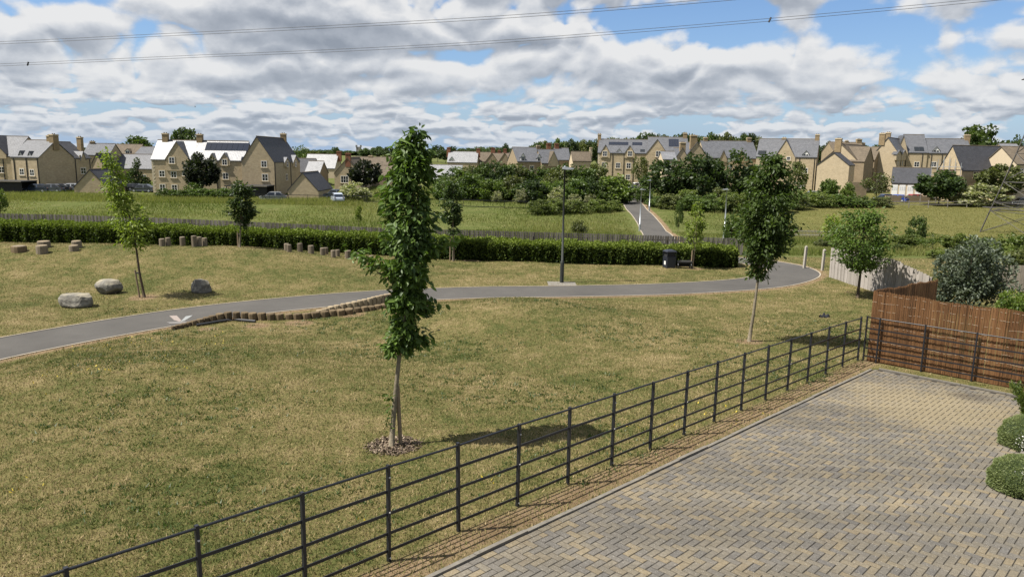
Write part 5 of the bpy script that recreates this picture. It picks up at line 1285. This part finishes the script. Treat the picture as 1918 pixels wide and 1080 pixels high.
h = House('tall stone house with one sharp front gable, twin rooflights and a dormer', 1412, 172, -24, 1526, 357, 293.5, 261.5, D=10, roof='slate'); h.gable(1451, 1489.5, 295, 262.5, back=4.8, bottom=320); h.rooflight(1419, 282.5, 1436, 289.5, 2); h.dormer(1509, 282.5, 298, 10.5); h.win(1477, 297, 'f', .8, .8, 1, set_=.18); h.win(1477, 322); h.win(1508, 320, 'f', 1.1, 1.2); h.win(1501, 347, 'f', 1.1, 1.1)
h.chim(1469, 257.5); h.chim(1531.5, 251.5, None, .9, .9); h.pipe(1496, 320); h.pipe(1524, 320)
h = House('stone house with a broad blank sunlit front gable', 1526, 159, -36, 1588, 365, 309, 287, D=5, ridge='v', roof='slate_dark', wall='stone_pale')
h = House('gabled stone house with a fat chimney behind the blank front gable', 1534, 168, -38, 1608, 350, 303, 271, xb=1649, ridge='v', roof='stone_tile', wall='stone_pale'); h.chim(1571.5, 258.5, .0, 1.3, .9)
h.gable(1609.5, 1627, 303, 276, 'r', out=1.0, back=4.5, bottom=340, wall='stone_brown'); h.gable(1629, 1647, 300, 276, 'r', out=1.0, back=4.5, bottom=340, wall='stone_brown')  # side gables turned from the sun: their shade is put into browner stone
h = House('brown-roofed house glimpsed between the gables with two chimneys', 1560, 215, 0, 1622, 320, 285, 267, D=9, roof='stone_tile', wall='stone_brown'); h.chim(1586, 263); h.chim(1609, 260, None, 1.4, 1.0); h.chim(1617, 267)
h = House('tall sunlit stone gable with paired chimneys and dark side wall', 1634, 172, -36, 1677, 350, 284, 258.5, xb=1698, ridge='v', roof='slate', wall='stone_pale'); h.chim(1653.5, 249, .0, 1.2, .9); h.chim(1664.5, 247.5, .4, 1.0, .8)
h.gable(1678, 1687, 290, 282, 'r', bottom=300); h.gable(1688, 1697, 290, 282, 'r', bottom=300); h.win(1682, 305, 'r', 1.2, 1.2); h.win(1690, 305, 'r', 1.2, 1.2); h.pipe(1686, 310, 'r')
h = House('stone house with pale slate roof and twin rooflights right of the tall gable', 1692, 178, -16, 1733, 350, 286, 253.5, D=11, roof='slate'); h.rooflight(1713, 275.5, 1730, 283, 2); h.win(1717, 308, 'f', 1.1, 1.2); h.pipe(1727, 300)
h.gable(1679, 1700, 286, 254.5, back=5.3, wall='stone_pale')
h = House('long stone house with a white-trimmed dormer and end chimney', 1731, 177, -16, 1815, 350, 287, 261, D=10, roof='slate'); h.dormer(1753, 275, 291, 11); h.win(1749, 308, 'f', 1.1, 1.2); h.chim(1812, 252, None, 1.1, 1.2); h.pipe(1744, 300); h.pipe(1764, 300)
hg = House('low garage block with dark roof and three white doors', 1668, 150, -26, 1742, 368, 343, 315, D=8, roof='slate_dark', wall='render', name='garage_block', cat='garage')
for x0, x1 in ((1670.5, 1681.5), (1684.5, 1696), (1699.5, 1711), (1715, 1727)):
    a = hg.loc(x0, 352, (0, 1, 0), 0); b = hg.loc(x1, 352, (0, 1, 0), 0); dr = MB().box(a[0], b[0], -.05, .01, -.3, hg.he-.25).build('garage_door', M['white_paint'], hg.o)
    for k in range(3): w_ = (b[0]-a[0])/3; MB().box(a[0]+w_*k+.06, a[0]+w_*(k+1)-.06, -.065, -.052, hg.he*.48, hg.he*.78).build('pane', M['lens'], dr)
hs = House('stone house with scaffolding on its sunlit end and a large dark roof', 1797, 143, 10, 1890, 365, 319, 274, xl=1756, roof='slate_dark', wall='stone'); hs.win(1828, 327, 'f', 1.1, 1.2)
h = House('brown-roofed house beyond the pylon at the right edge', 1878, 165, 0, 1950, 360, 305, 282, D=9, roof='stone_tile', wall='stone_pale')
h = House('cream-walled house partly cut off by the right edge', 1897, 138, 4, 1990, 372, 308, 276, D=9, roof='stone_tile', wall='render'); h.win(1912, 322)
h = House('pale grey-roofed house under the pines at the far right', 1880, 230, 0, 1915, 320, 283, 270, D=8, roof='slate_glare', wall='stone_brown')
# scaffolding against the sunlit end
sc_ = empty('scaffolding', hs.C, hs.th, 'pole scaffolding with boarded platform against the sunlit house end', 'scaffolding')
Dd = hs.D
for k in range(5):
    for dx in (-1.5, -.35): MB().tube([(dx, Dd*k/4, -1), (dx, Dd*k/4, hs.he+2.6-abs(k-2)*.6)], .045, 6).build('pole', M['galv'], sc_)
for z in (1.8, 3.6, 5.2):
    for dx in (-1.5, -.35): MB().tube([(dx, -.3, z), (dx, Dd+.3, z)], .04, 6).build('ledger', M['galv'], sc_)
MB().box(-1.5, -.4, 0, Dd, 3.64, 3.70).build('platform', M['fence_wood'], sc_); MB().box(-1.54, -1.50, 0, Dd*.7, 3.7, 4.6).build('debris_net', plain('brown_netting', (.09, .06, .04), .9), sc_)
# black timber carports by the left houses
def carport(label, x0, x1, Y, ytop, ybot, solid_from):
    a = P(x0, ybot, Y); b = P(x1, ybot, Y); h_ = P((x0+x1)/2, ytop, Y)[2]-a[2]; L = b[0]-a[0]; o = empty('carport', a, 0, label, 'carport')
    MB().box(-.2, L+.1, -.3, 4.2, h_-.18, h_).build('flat_roof', M['black_timber'], o); MB().box(-.22, L+.12, -.33, -.3, h_-.15, h_+.02).build('fascia', M['fence_wood'], o)
    MB().box(0, L, 4.1, 4.2, -.6, h_-.18).build('back_wall', M['black_timber'], o)
    n = max(3, int((L*(1-solid_from))/.18))
    for k in range(n): w_ = L*(1-solid_from)/n; MB().box(L*solid_from+k*w_+.006, L*solid_from+(k+1)*w_-.006, -.03-.01*(k % 2), .03, -.6, h_-.19).build('board', M['black_timber'], o)
    for k in range(3): x = L*solid_from*k/3+.02; MB().box(x, x+.12, -.02, .1, -.6, h_-.19).build('post', M['black_timber'], o)
    return o
carport('black timber carport in front of the solar-panelled house', 424, 500, 131, 347.5, 363, .56)
carport('black timber carport at the far left edge of the meadow', -50, 42, 128, 338.5, 361, .3)
# church tower on the skyline
Yc = 900; q = P(672, 287, Yc); zt = P(672, 274, Yc)[2]; w_ = 8*Yc/F
ch = empty('church_tower', (q[0], Yc, h1(q[0], Yc)), 0, 'distant square church tower with corner pinnacles on the skyline', 'church'); hh_ = zt-h1(q[0], Yc); fs_ = plain('far_stone', (.22, .21, .20), .95, .15)
MB().box(-w_/2, w_/2, -w_/2, w_/2, -2, hh_*.94).build('tower', fs_, ch)
for sx in (-1, 1):
    for sy in (-1, 1): MB().box(sx*w_/2-.5, sx*w_/2+.5, sy*w_/2-.5, sy*w_/2+.5, hh_*.9, hh_+1.4).build('pinnacle', fs_, ch)

# ================================================================== WALLS AND FENCES ROUND THE MEADOW
def rail_fence(label, pts, h, m, rails, step, name='rail_fence', pr=.05):
    """pts: (px, Y)"""
    P3 = []
    for px, Y in pts: q = P(px, 380, Y); P3.append((q[0], Y))
    P3 = np.array(P3); L = np.concatenate([[0], np.cumsum(np.linalg.norm(np.diff(P3, axis=0), axis=1))]); n = int(L[-1]/step)+1; u = np.linspace(0, L[-1], n)
    x = np.interp(u, L, P3[:, 0]); y = np.interp(u, L, P3[:, 1]); z = H(x, y); o = empty(name, (x[0], y[0], z[0]), 0, label, 'fence'); po = None
    for i in range(n):
        c = (x[i]-x[0], y[i]-y[0], z[i]-z[0])
        if po is None: po = MB().box(-pr, pr, -pr, pr, -.3, h+.08).build('post', m, o, loc=c)
        else: link('post', po.data, None, o, c)
    for zz_ in rails:
        mb = MB(); pts_ = [(x[i]-x[0], y[i]-y[0], z[i]-z[0]+zz_) for i in range(n)]
        vs = []; fs = []
        for q in pts_: vs += [(q[0], q[1]-pr-.02, q[2]-.045), (q[0], q[1]-pr-.02, q[2]+.045), (q[0], q[1]-pr+.01, q[2]+.045), (q[0], q[1]-pr+.01, q[2]-.045)]
        for i in range(n-1):
            for a in range(4): fs.append((4*i+a, 4*i+(a+1) % 4, 4*i+4+(a+1) % 4, 4*i+4+a))
        mb.add(vs, fs).build('rail', m, o)
    return o
rail_fence('dark steel railing along the car park behind the left meadow', [(470, 122), (620, 121), (760, 121)], 1.1, M['iron'], (1.05, .15), 3.0, 'steel_railing', .03)
rail_fence('dark steel railing at the foot of the thicket', [(868, 118), (980, 117), (1100, 118)], 1.2, M['iron'], (1.15, .15), 3.0, 'steel_railing', .03)
rail_fence('timber post and rail fence along the top of the dry field', [(1480, 131), (1700, 132), (1990, 134)], 1.2, M['grey_wood'], (1.05, .6), 3.4)
rail_fence('upper timber fence below the parked cars', [(1665, 142), (1800, 143), (1990, 143)], 1.3, M['grey_wood'], (1.15, .4), 3.0)
# chestnut paling across the near edge of the field
pf = empty('paling_fence', (*P(1468, 440, 92)[:2], h1(P(1468, 440, 92)[0], 92)), 0, 'thin chestnut paling fence at the near edge of the dry field', 'fence'); o0 = np.array(pf.location); mb = MB()
xs = np.arange(P(1468, 440, 92)[0], P(1600, 440, 90)[0], .16)
for i, x in enumerate(xs):
    y = 92-2*i/len(xs); z = h1(x, y); mb.box(x-o0[0]-.03, x-o0[0]+.03, y-o0[1]-.02, y-o0[1]+.02, z-o0[2]-.1, z-o0[2]+.95+random.uniform(-.06, .06))
tag(mb.build('pales', M['fence_wood'], pf), kind='stuff')
for z in (.3, .75): MB().tube([(xs[0]-o0[0], -.03, z), (xs[-1]-o0[0], -2.03, z+h1(xs[-1], 90)-o0[2])], .02, 5).build('wire', M['galv'], pf)
# low stone wall by the parked cars
a = P(1658, 379, 144); b = P(1741, 380, 144); wl = MB().box(0, b[0]-a[0], 0, .4, -.8, P(1700, 367, 144)[2]-a[2]); tag(wl.build('stone_wall', M['stone_brown'], loc=a), 'low rubble stone wall below the blue and red cars', 'wall')
a = P(1588, 367, 150); b = P(1622, 367, 150); wl = MB().box(0, b[0]-a[0], 0, .4, -.8, P(1610, 341, 150)[2]-a[2]); tag(wl.build('stone_wall', M['stone_brown'], loc=a), 'tall garden wall left of the garage block', 'wall')
a = P(243, 366, 147); b = P(290, 366, 147); wl = MB().box(0, b[0]-a[0], 0, .4, -.8, P(260, 350, 147)[2]-a[2]); tag(wl.build('stone_wall', M['stone'], loc=a), 'garden wall beside the solar-panelled house', 'wall')

# ================================================================== CARS
def f_paint(c):
    def f(t): setc(t, c); t.b.inputs['Roughness'].default_value = .28; t.b.inputs['Coat Weight'].default_value = .6; t.b.inputs['Coat Roughness'].default_value = .06
    return f
def car(label, px, pb, Y, rz, col, L=4.2, hgt=1.48, cabin=(.22, .36, .72, .93), group='cars parked by the houses'):
    q = P(px, pb, Y); o = empty('parked_car', (q[0], Y, h1(q[0], Y)-.05), rz, label, 'car', group); m = mat('car_paint', f_paint(col)); W_ = 1.76
    lo = [(0, .36), (.03, .58), (.10, .70), (cabin[0]+.02, .82), (cabin[3]-.01, .86), (.985, .72), (1, .45), (.985, .24), (.02, .24)]
    def loft(prof, widths, name, mt, par):
        n = len(prof); mb = MB(); vs = []
        for sgn in (-1, 1):
            for (x, z), wv in zip(prof, widths): vs.append(((x-.5)*L, sgn*W_/2*wv, z*hgt/1.48))
        vs2 = [(x*.985, y*.0, z) for x, y, z in vs[:n]]
        fs = [tuple(range(n)), tuple(range(n, 2*n))[::-1]]+[((i+1) % n, i, n+i, n+(i+1) % n) for i in range(n)]
        return mb.add(vs, fs).build(name, mt, par)
    body = loft(lo, [.9, .94, .97, 1, 1, .95, .92, .97, .97], 'body', m, o)
    cb = [(cabin[0], .82), (cabin[1], 1.40), (cabin[1]+.05, 1.46), (cabin[2]-.05, 1.47), (cabin[2], 1.42), (cabin[3], .86)]
    loft(cb, [.92, .74, .70, .70, .74, .90], 'cabin', m, o)
    for sgn in (-1, 1):
        for a, b in ((.04, .48), (.53, .95)):
            x0, x1 = cabin[0]+(cabin[3]-cabin[0])*a, cabin[0]+(cabin[3]-cabin[0])*b
            def zt(x): return np.interp(x, [cabin[0], cabin[1], cabin[2], cabin[3]], [.86, 1.38, 1.38, .9])
            def yy_(z): return W_/2*(.92-.19*(z-.82)/.6)+.012
            zl = .9; pts = [((x-.5)*L, z) for x, z in ((x0+.01, zl), (x1-.01, zl), (min(x1-.01, cabin[2]), zt(min(x1-.01, cabin[2]))-.03), (max(x0+.01, cabin[1]), zt(max(x0+.01, cabin[1]))-.03))]
            v = [(x, sgn*yy_(z), z*hgt/1.48) for x, z in pts]; MB().add(v+[(x, y-sgn*.02, z) for x, y, z in v], [(0, 1, 2, 3), (0, 4, 5, 1), (1, 5, 6, 2), (2, 6, 7, 3), (3, 7, 4, 0)]).build('side_window', M['glass'], o)
    for (xa, za, xb, zb, nm) in ((cabin[0], .84, cabin[1], 1.40, 'windscreen'), (cabin[3], .88, cabin[2], 1.42, 'rear_window')):
        dx = -.012 if nm == 'windscreen' else .012
        A = ((xa-.5)*L*.999+dx, .87, za+.05); B = ((xb-.5)*L+dx, .70, zb-.03); k = hgt/1.48
        MB().add([(A[0], -W_/2*A[1], A[2]*k), (A[0], W_/2*A[1], A[2]*k), (B[0], W_/2*B[1], B[2]*k), (B[0], -W_/2*B[1], B[2]*k)], [(0, 1, 2, 3)]).build(nm, M['glass'], o)
    for fx in (.19, .81):
        for sgn in (-1, 1):
            wh = MB().tube([((fx-.5)*L, sgn*(W_/2-.17), .31), ((fx-.5)*L, sgn*(W_/2+.015), .31)], .31, 14).build('wheel', M['rubber'], o)
            MB().tube([((fx-.5)*L, sgn*(W_/2+.010), .31), ((fx-.5)*L, sgn*(W_/2+.028), .31)], .19, 10).build('rim', M['lamp_grey'], wh)
    for sgn in (-1, 1):
        MB().box(-.5*L-.01, -.5*L+.12, sgn*.62-.14, sgn*.62+.14, .60, .70).build('headlight', M['lens'], o); MB().box(.5*L-.10, .5*L+.0, sgn*.66-.12, sgn*.66+.12, .68, .80).build('tail_light', M['brick_red'], o)
    return o
SV, DK, BL, RD, WH = (.30, .32, .34), (.02, .022, .028), (.02, .06, .30), (.28, .025, .02), (.62, .63, .64)
car('dark blue grey car beside the blank corner gable', 70, 364, 131, .1, (.03, .045, .075)); car('silver car second from the blank corner gable', 97, 364, 131.5, .1, (.09, .10, .12)); car('dark car third in the row by the blank corner gable', 113, 363, 133, .1, DK); car('white car close to the steep stone garage', 133, 365.5, 134, .2, (.35, .36, .37), L=3.8)
car('dark car in front of the garden wall', 250, 365, 138, .05, DK); car('silver grey car right of the dark one by the garden wall', 269, 365.5, 137, .05, (.07, .08, .09))
car('light grey car parked at the foot of the tall gabled wing', 513, 374, 124, .15, (.22, .23, .24), L=4.4); car('silver car right of the steep garage by the railing', 632, 378.5, 122, -1.2, (.40, .45, .52)); car('darker car behind the silver one at the steep garage', 627, 372, 131, .2, (.07, .09, .12))
car('white van inside the black timber carport', 445, 365.5, 132.5, 1.5, WH, 4.6, 2.0)
car('grey car half hidden behind the right-hand bushes', 1522, 362, 150, .1, (.2, .21, .22)); car('dark navy car at the left of the garage block', 1658, 369.5, 146.2, .15, (.02, .035, .09)); car('bright blue car before the white garage doors', 1681, 370.5, 145.4, -.9, BL); car('red car right of the blue one behind the low wall', 1711, 370, 146, .1, RD, L=4.5); car('silver car under the pylon at the right edge', 1913, 377, 138, .1, SV)
car('dark car seen at the top end of the meadow path', 1186, 348.5, 158, 1.4, DK); car('white car above the meadow path by the stone terrace', 1193, 342, 166, .2, WH)

# ================================================================== TREES AND BUSHES FAR BACK
for a in [
 ('dense dark conifer-shaped tree left of the solar-panelled house', 258, 140, 292, 46, 'cone', 'dark'), ('dark purple-green maple covering the middle of the solar-panelled house', 381, 130, 285, 66, 'round', 'purple'),
 ('green bush at the foot of the dark maple', 366, 128, 338, 34, 'shrub', 'mid'), ('dark round maple right of the triple-window gable', 686, 140, 297, 60, 'round', 'purple'), ('cream-blossomed bush below the dark round maple', 666, 124, 338, 52, 'shrub', 'cream'),
 ('tall pale green tree before the stone terrace', 1198, 165, 291, 34, 'tall', 'olive'), ('leftmost of the three big dark round trees beside the meadow path', 1247, 143, 291, 80, 'shrub', 'dark'), ('middle of the three big dark round trees beside the meadow path', 1306, 141, 282, 88, 'shrub', 'dark'), ('rightmost of the three big dark round trees beside the meadow path', 1372, 142, 275, 94, 'shrub', 'dark'),
 ('olive tree behind the dark leaning-trunk tree', 1488, 145, 300, 44, 'tall', 'olive'), ('green garden tree before the blank sunlit gable', 1551, 141, 333, 36, 'round', 'mid'), ('small round yellow-green bush by the garden wall', 1586, 143, 339, 26, 'shrub', 'bright'),
 ('wispy grey-green tree left of the garage block', 1640, 141, 318, 50, 'loose', 'olive'), ('dense dark green tree covering the garage block corner', 1757, 138, 318, 84, 'round', 'dark'), ('olive tree before the large dark roof', 1866, 138, 304, 78, 'round', 'olive'), ('wide cream-blossomed bush under the pylon', 1828, 136, 342, 92, 'shrub', 'cream'),
 ('bright small tree at the far left meadow edge', 2, 100, 352, 34, 'tall', 'bright'), ('dark garden tree right of the pylon', 1912, 150, 330, 40, 'round', 'dark')]:
    lb, px, Y, top, wd, kind, lf = a; isb = 'bush' in lb; tree(lb, px, Y, top, wd, kind, lf, 'bush' if isb else 'tree', cat='bush' if isb else 'tree')
# skyline trees
for a in [('round skyline tree above the solar-panelled house', 349, 330, 236, 52, 'round', 'far'), ('broad skyline tree behind the brown-roofed house', 253, 290, 253, 62, 'round', 'mid'), ('copper-leaved skyline tree left of the broad one', 205, 300, 266, 30, 'round', 'copper'),
 ('feathery skyline tree right of the tall gabled wing', 566, 240, 270, 36, 'loose', 'mid'), ('bushy skyline tree next to the feathery one', 585, 260, 281, 40, 'round', 'olive'), ('tall thin tree above the white-glaring roof', 627, 250, 274, 26, 'tall', 'mid'), ('dark rounded tree left of the church tower', 607, 500, 279, 40, 'round', 'far'),
 ('small dome-shaped tree right of the church tower', 683, 480, 277, 26, 'round', 'far'), ('round tree third to the right of the church tower', 708, 460, 273, 28, 'round', 'far'), ('wide round tree left of the foreground tree top', 727, 450, 274, 36, 'round', 'far'), ('dull green tree low behind the foreground tree', 727, 260, 287, 46, 'loose', 'olive'),
 ('isolated pine-like tree above the thicket', 946, 380, 268, 14, 'round', 'dark'), ('wide rounded tree behind the stone-tiled twin gables', 914, 420, 274, 40, 'round', 'far'), ('oak behind the scaffolded house with an uneven crown', 1832, 260, 231, 92, 'round', 'mid'), ('dark pine at the far right skyline', 1893, 300, 248, 44, 'cone', 'dark'), ('green tree before the dark pine at the far right', 1905, 250, 262, 46, 'round', 'mid'), ('low dark tree left of the uneven oak', 1880, 330, 262, 60, 'round', 'far')]:
    lb, px, Y, top, wd, kind, lf = a; tree(lb, px, Y, top, wd, kind, lf)
rr = random.Random(3)
for i, px in enumerate(range(790, 870, 15)): tree(f'wooded skyline tree left of the white-roofed cottage, {ORD[i]} from the left', px, 420+rr.uniform(-20, 20), 274+rr.uniform(-3, 7), 30, 'round', 'far', group='wooded skyline left of the white-roofed cottage')
for i, px in enumerate(range(998, 1128, 12)): tree(f'wooded hill tree behind the brick chimneys, {ORD[i]} from the left', px, 330+rr.uniform(-25, 25), np.interp(px, [998, 1020, 1060, 1120], [272, 260, 262, 257])+rr.uniform(-3, 3), 30, 'round', ['far', 'mid', 'olive'][i % 3], group='wooded hill behind the brick chimneys')
for i, px in enumerate(range(1130, 1430, 15)): tree(f'wooded hill tree behind the slate terraces, {ORD[i]} from the left', px, 330+rr.uniform(-20, 20), np.interp(px, [1130, 1180, 1215, 1260, 1330, 1385, 1428], [262, 257, 246, 248, 250, 247, 254])+rr.uniform(-4, 4), 38, 'round', ['far', 'mid', 'dark', 'olive'][i % 4], group='wooded hill behind the slate terraces')
for i, px in enumerate(range(1535, 1580, 12)): tree(f'skyline tree between the sharp gable and the fat chimney, {ORD[i]} from the left', px, 360, 266+rr.uniform(-2, 4), 24, 'round', 'far', group='skyline trees between the right-hand houses')
for i, px in enumerate(list(range(-20, 300, 20))+list(range(560, 780, 16))): tree(f'low tree on the distant left skyline, {ORD[i]} from the left', px, 620+rr.uniform(-60, 60), np.interp(px, [0, 300, 800], [276, 278, 284])+rr.uniform(-3, 3), 34, 'round', 'far', group='low trees on the distant left skyline')
for i, px in enumerate(range(880, 1010, 16)): tree(f'low tree on the distant middle skyline, {ORD[i]} from the left', px, 560+rr.uniform(-40, 40), 277+rr.uniform(-3, 3), 32, 'round', 'far', group='low trees on the distant middle skyline')
for i, px in enumerate(range(1570, 1920, 22)): tree(f'low tree on the distant right skyline, {ORD[i]} from the left', px, 420+rr.uniform(-30, 30), 272+rr.uniform(-4, 5), 40, 'round', 'far', group='low trees on the distant right skyline')
# thicket right of the foreground tree
for i, px in enumerate(range(832, 1118, 19)):
    tree(f'dense green shrub in the back of the thicket, {ORD[i]} from the left', px, 152+rr.uniform(-5, 5), np.interp(px, [832, 860, 930, 985, 1030, 1110], [322, 306, 300, 308, 306, 300])+rr.uniform(-4, 8), 46, 'shrub', ['mid', 'dark', 'mid', 'olive'][i % 4], 'bush', group='shrubs at the back of the thicket', cat='bush')
for i, px in enumerate(range(836, 1166, 20)):
    tree(f'leafy shrub along the front of the thicket, {ORD[i]} from the left', px, 131+rr.uniform(-4, 4), np.interp(px, [836, 870, 1000, 1160], [330, 322, 336, 332])+rr.uniform(-6, 8), 54, 'shrub', ['mid', 'olive', 'mid', 'dark', 'bright'][i % 5], 'bush', group='shrubs along the front of the thicket', cat='bush')
for px, Y, top, wd, lb in [(1042, 124, 348, 30, 'largest cream-blossomed bush in the thicket'), (975, 125, 352, 24, 'cream-blossomed bush left of the largest one in the thicket'), (1076, 123, 361, 24, 'low cream-blossomed bush by the dark lamp'), (1105, 124, 362, 22, 'cream-blossomed bush nearest the meadow path'), (930, 126, 356, 20, 'faintly blossomed bush at the left of the thicket')]: tree(lb, px, Y, top, wd, 'shrub', 'cream', 'bush', cat='bush')
tree('big rounded yellow-green bush left of the meadow path end', 1150, 128, 324, 66, 'shrub', 'bright', 'bush', cat='bush'); tree('clipped bush at the right of the meadow path end', 1203, 132, 345, 34, 'shrub', 'mid', 'bush', cat='bush')
for i, (px, Y, top, wd) in enumerate([(1010, 110, 371, 40), (1040, 111, 369, 46), (1080, 112, 372, 44), (1120, 114, 370, 40), (1150, 116, 373, 30)]): tree(f'low bramble mound before the thicket, {ORD[i]} from the left', px, Y, top, wd, 'shrub', 'field', 'bramble', group='bramble mounds before the thicket', cat='bramble')
for i, (px, Y, top, wd) in enumerate(sorted([(1232, 122, 366, 40), (1260, 120, 362, 52), (1295, 119, 364, 56), (1335, 118, 360, 54), (1375, 117, 356, 54), (1410, 116, 358, 50), (1352, 128, 350, 40), (1290, 128, 352, 40), (1450, 118, 354, 60), (1490, 122, 358, 54), (1530, 126, 356, 56), (1570, 128, 362, 52), (1610, 130, 364, 50), (1648, 132, 366, 44)])):
    tree(f'rough bush on the bank right of the meadow path, {ORD[i]} from the left', px, Y, top, wd, 'shrub', ['mid', 'olive', 'field', 'mid'][i % 4], 'bush', group='bushes on the bank right of the meadow path', cat='bush')
for px, Y, top, wd, lf, lb in [(1270, 90, 372, 22, 'mid', 'dark upright sapling in the rough grass right of the meadow path'), (1370, 76, 398, 30, 'mid', 'small bush at the foot of the lone galvanised lamp'), (1085, 82, 410, 30, 'olive', 'lone low bush in the meadow near the dark lamp'), (672, 95, 384, 18, 'lime', 'yellowish sapling alone in the left meadow'), (1415, 70, 405, 36, 'field', 'scrubby bush behind the leaning-trunk tree')]: tree(lb, px, Y, top, wd, 'shrub' if wd > 23 else 'tall', lf, 'bush' if wd > 23 else 'sapling', cat='bush' if wd > 23 else 'sapling')
for i, px in enumerate(range(312, 425, 18)): tree(f'low overgrown bush at the foot of the solar-panelled house, {ORD[i]} from the left', px, 126, 352+rr.uniform(-2, 4), 34, 'shrub', 'mid', 'bush', group='low bushes at the foot of the solar-panelled house', cat='bush')
# scrub between the pale fence and the field
for i, (px, Y, top, wd, lf) in enumerate(sorted([(1715, 62, 402, 44, 'mid'), (1700, 55, 430, 60, 'field'), (1670, 52, 452, 60, 'field'), (1745, 50, 440, 60, 'bright'), (1790, 47, 436, 70, 'field'), (1835, 46, 432, 74, 'mid'), (1880, 45, 440, 70, 'field'), (1915, 44, 434, 60, 'bright'), (1855, 40, 452, 70, 'field'), (1905, 38, 460, 66, 'olive'), (1765, 44, 458, 50, 'field'), (1620, 58, 444, 46, 'mid'), (1548, 60, 452, 40, 'olive')])):
    tree(f'rough scrub bush between the pale fence and the dry field, {ORD[i]} from the left', px, Y, top+[-6, 5, 0, 8, -3][i % 5], wd*[1, .75, .9][i % 3], ['shrub', 'loose', 'shrub', 'round'][i % 4], lf, 'bush', group='scrub between the pale fence and the dry field', cat='bush')

# ================================================================== PYLON AND POWER LINES
Yp = 94.; q = P(1946, 440, Yp); zp = h1(q[0], Yp); py_ = empty('pylon', (q[0], Yp, zp), .12, 'lattice steel pylon cut off by the right edge of the field', 'pylon')
HB, HT, HH = 4.6, .75, 29.
def leg(z): return HB+(1.25-HB)*min(1, z/17)**.9 if z < 17 else 1.25+(HT-1.25)*(z-17)/(HH-17)
lv = [0, 2.9, 4.0, 6.6, 10.2, 13.6, 17, 19.6, 22, 24.4, 26.8, HH]; M['steel'] = plain('weathered_steel', (.085, .078, .072), .6, .3, 5, .3)
for sx in (-1, 1):
    for sy in (-1, 1): MB().tube([(sx*leg(z), sy*leg(z), z-(.5 if z == 0 else 0)) for z in lv], .085, 5).build('leg', M['steel'], py_)
for i in range(len(lv)-1):
    a, b = lv[i], lv[i+1]; ra, rb = leg(a), leg(b); mb = MB()
    for k in range(4):
        f = lambda s, r, z: [(s*r, -r, z), (r, s*r, z), (-s*r, r, z), (-r, -s*r, z)][k]
        mb.tube([f(-1, ra, a), f(1, rb, b)], .035, 4); mb.tube([f(1, ra, a), f(-1, rb, b)], .035, 4); mb.tube([f(-1, rb, b), f(1, rb, b)], .04, 4)
    mb.build('bracing', M['steel'], py_)
mb = MB()
for z in (3.3,):
    r = leg(z)+.7
    for k in range(4): mb.tube([[(-r, -r, z), (r, -r, z)], [(r, -r, z), (r, r, z)], [(r, r, z), (-r, r, z)], [(-r, r, z), (-r, -r, z)]][k], .05, 4)
mb.build('anti_climb_guard', M['steel'], py_)
for z, ln in ((19.6, 5.0), (24.0, 4.2), (27.6, 3.4)):
    for sx in (-1, 1):
        mb = MB(); r = leg(z); mb.tube([(0, sx*r, z+1.0), (0, sx*(r+ln), z)], .06, 4); mb.tube([(0, sx*r, z-.2), (0, sx*(r+ln), z)], .06, 4); mb.build('cross_arm', M['steel'], py_)
def wire(label, pts, spacer):
    """twin conductors through photo points (px, py, Y)"""
    W3 = catmull([P(*p) for p in pts], 8); c0 = W3[0]; o = empty('power_line', c0, 0, label, 'power line')
    for dz in (-.17, .17): MB().tube([(p-c0)+np.array([0, 0, dz]) for p in W3], .028, 5).build('conductor', M['steel'], o)
    for px in spacer:
        i = int(np.argmin([abs(proj(p)[0]-px) for p in W3])); p = W3[i]-c0; MB().tube([p+np.array([-.12, 0, -.3]), p+np.array([.12, 0, .3])], .12, 6).build('spacer', M['black_pipe'], o)
yl = lambda px: 128-36*px/1918
wire('upper twin-wire power line slanting across the clouds', [(px, py, yl(px)-8) for px, py in ((-500, 100), (0, 80.5), (300, 66), (600, 51.5), (960, 31), (1348, 0), (1900, -52))], [])
wire('lower twin-wire power line slanting across the clouds', [(px, py, yl(px)) for px, py in ((-500, 143), (0, 122), (350, 106.5), (650, 94), (960, 76.5), (1442, 37.5), (1848, 0), (2050, -20))], [55, 1442])
# a bird in flight
b_ = P(365, 201, 60); mb = MB(); mb.add([(-.12, 0, 0), (0, .03, .02), (.16, 0, 0), (0, -.03, 0), (-.02, .32, .12), (.05, .02, .01), (-.02, -.32, .12), (.05, -.02, .01), (-.22, .04, 0), (-.22, -.04, 0)],
    [(0, 3, 2, 1), (1, 4, 5), (3, 7, 6), (0, 8, 9)]); tag(mb.build('bird', M['black_pipe'], loc=b_, rz=.5), 'small dark bird flying above the left houses', 'bird')
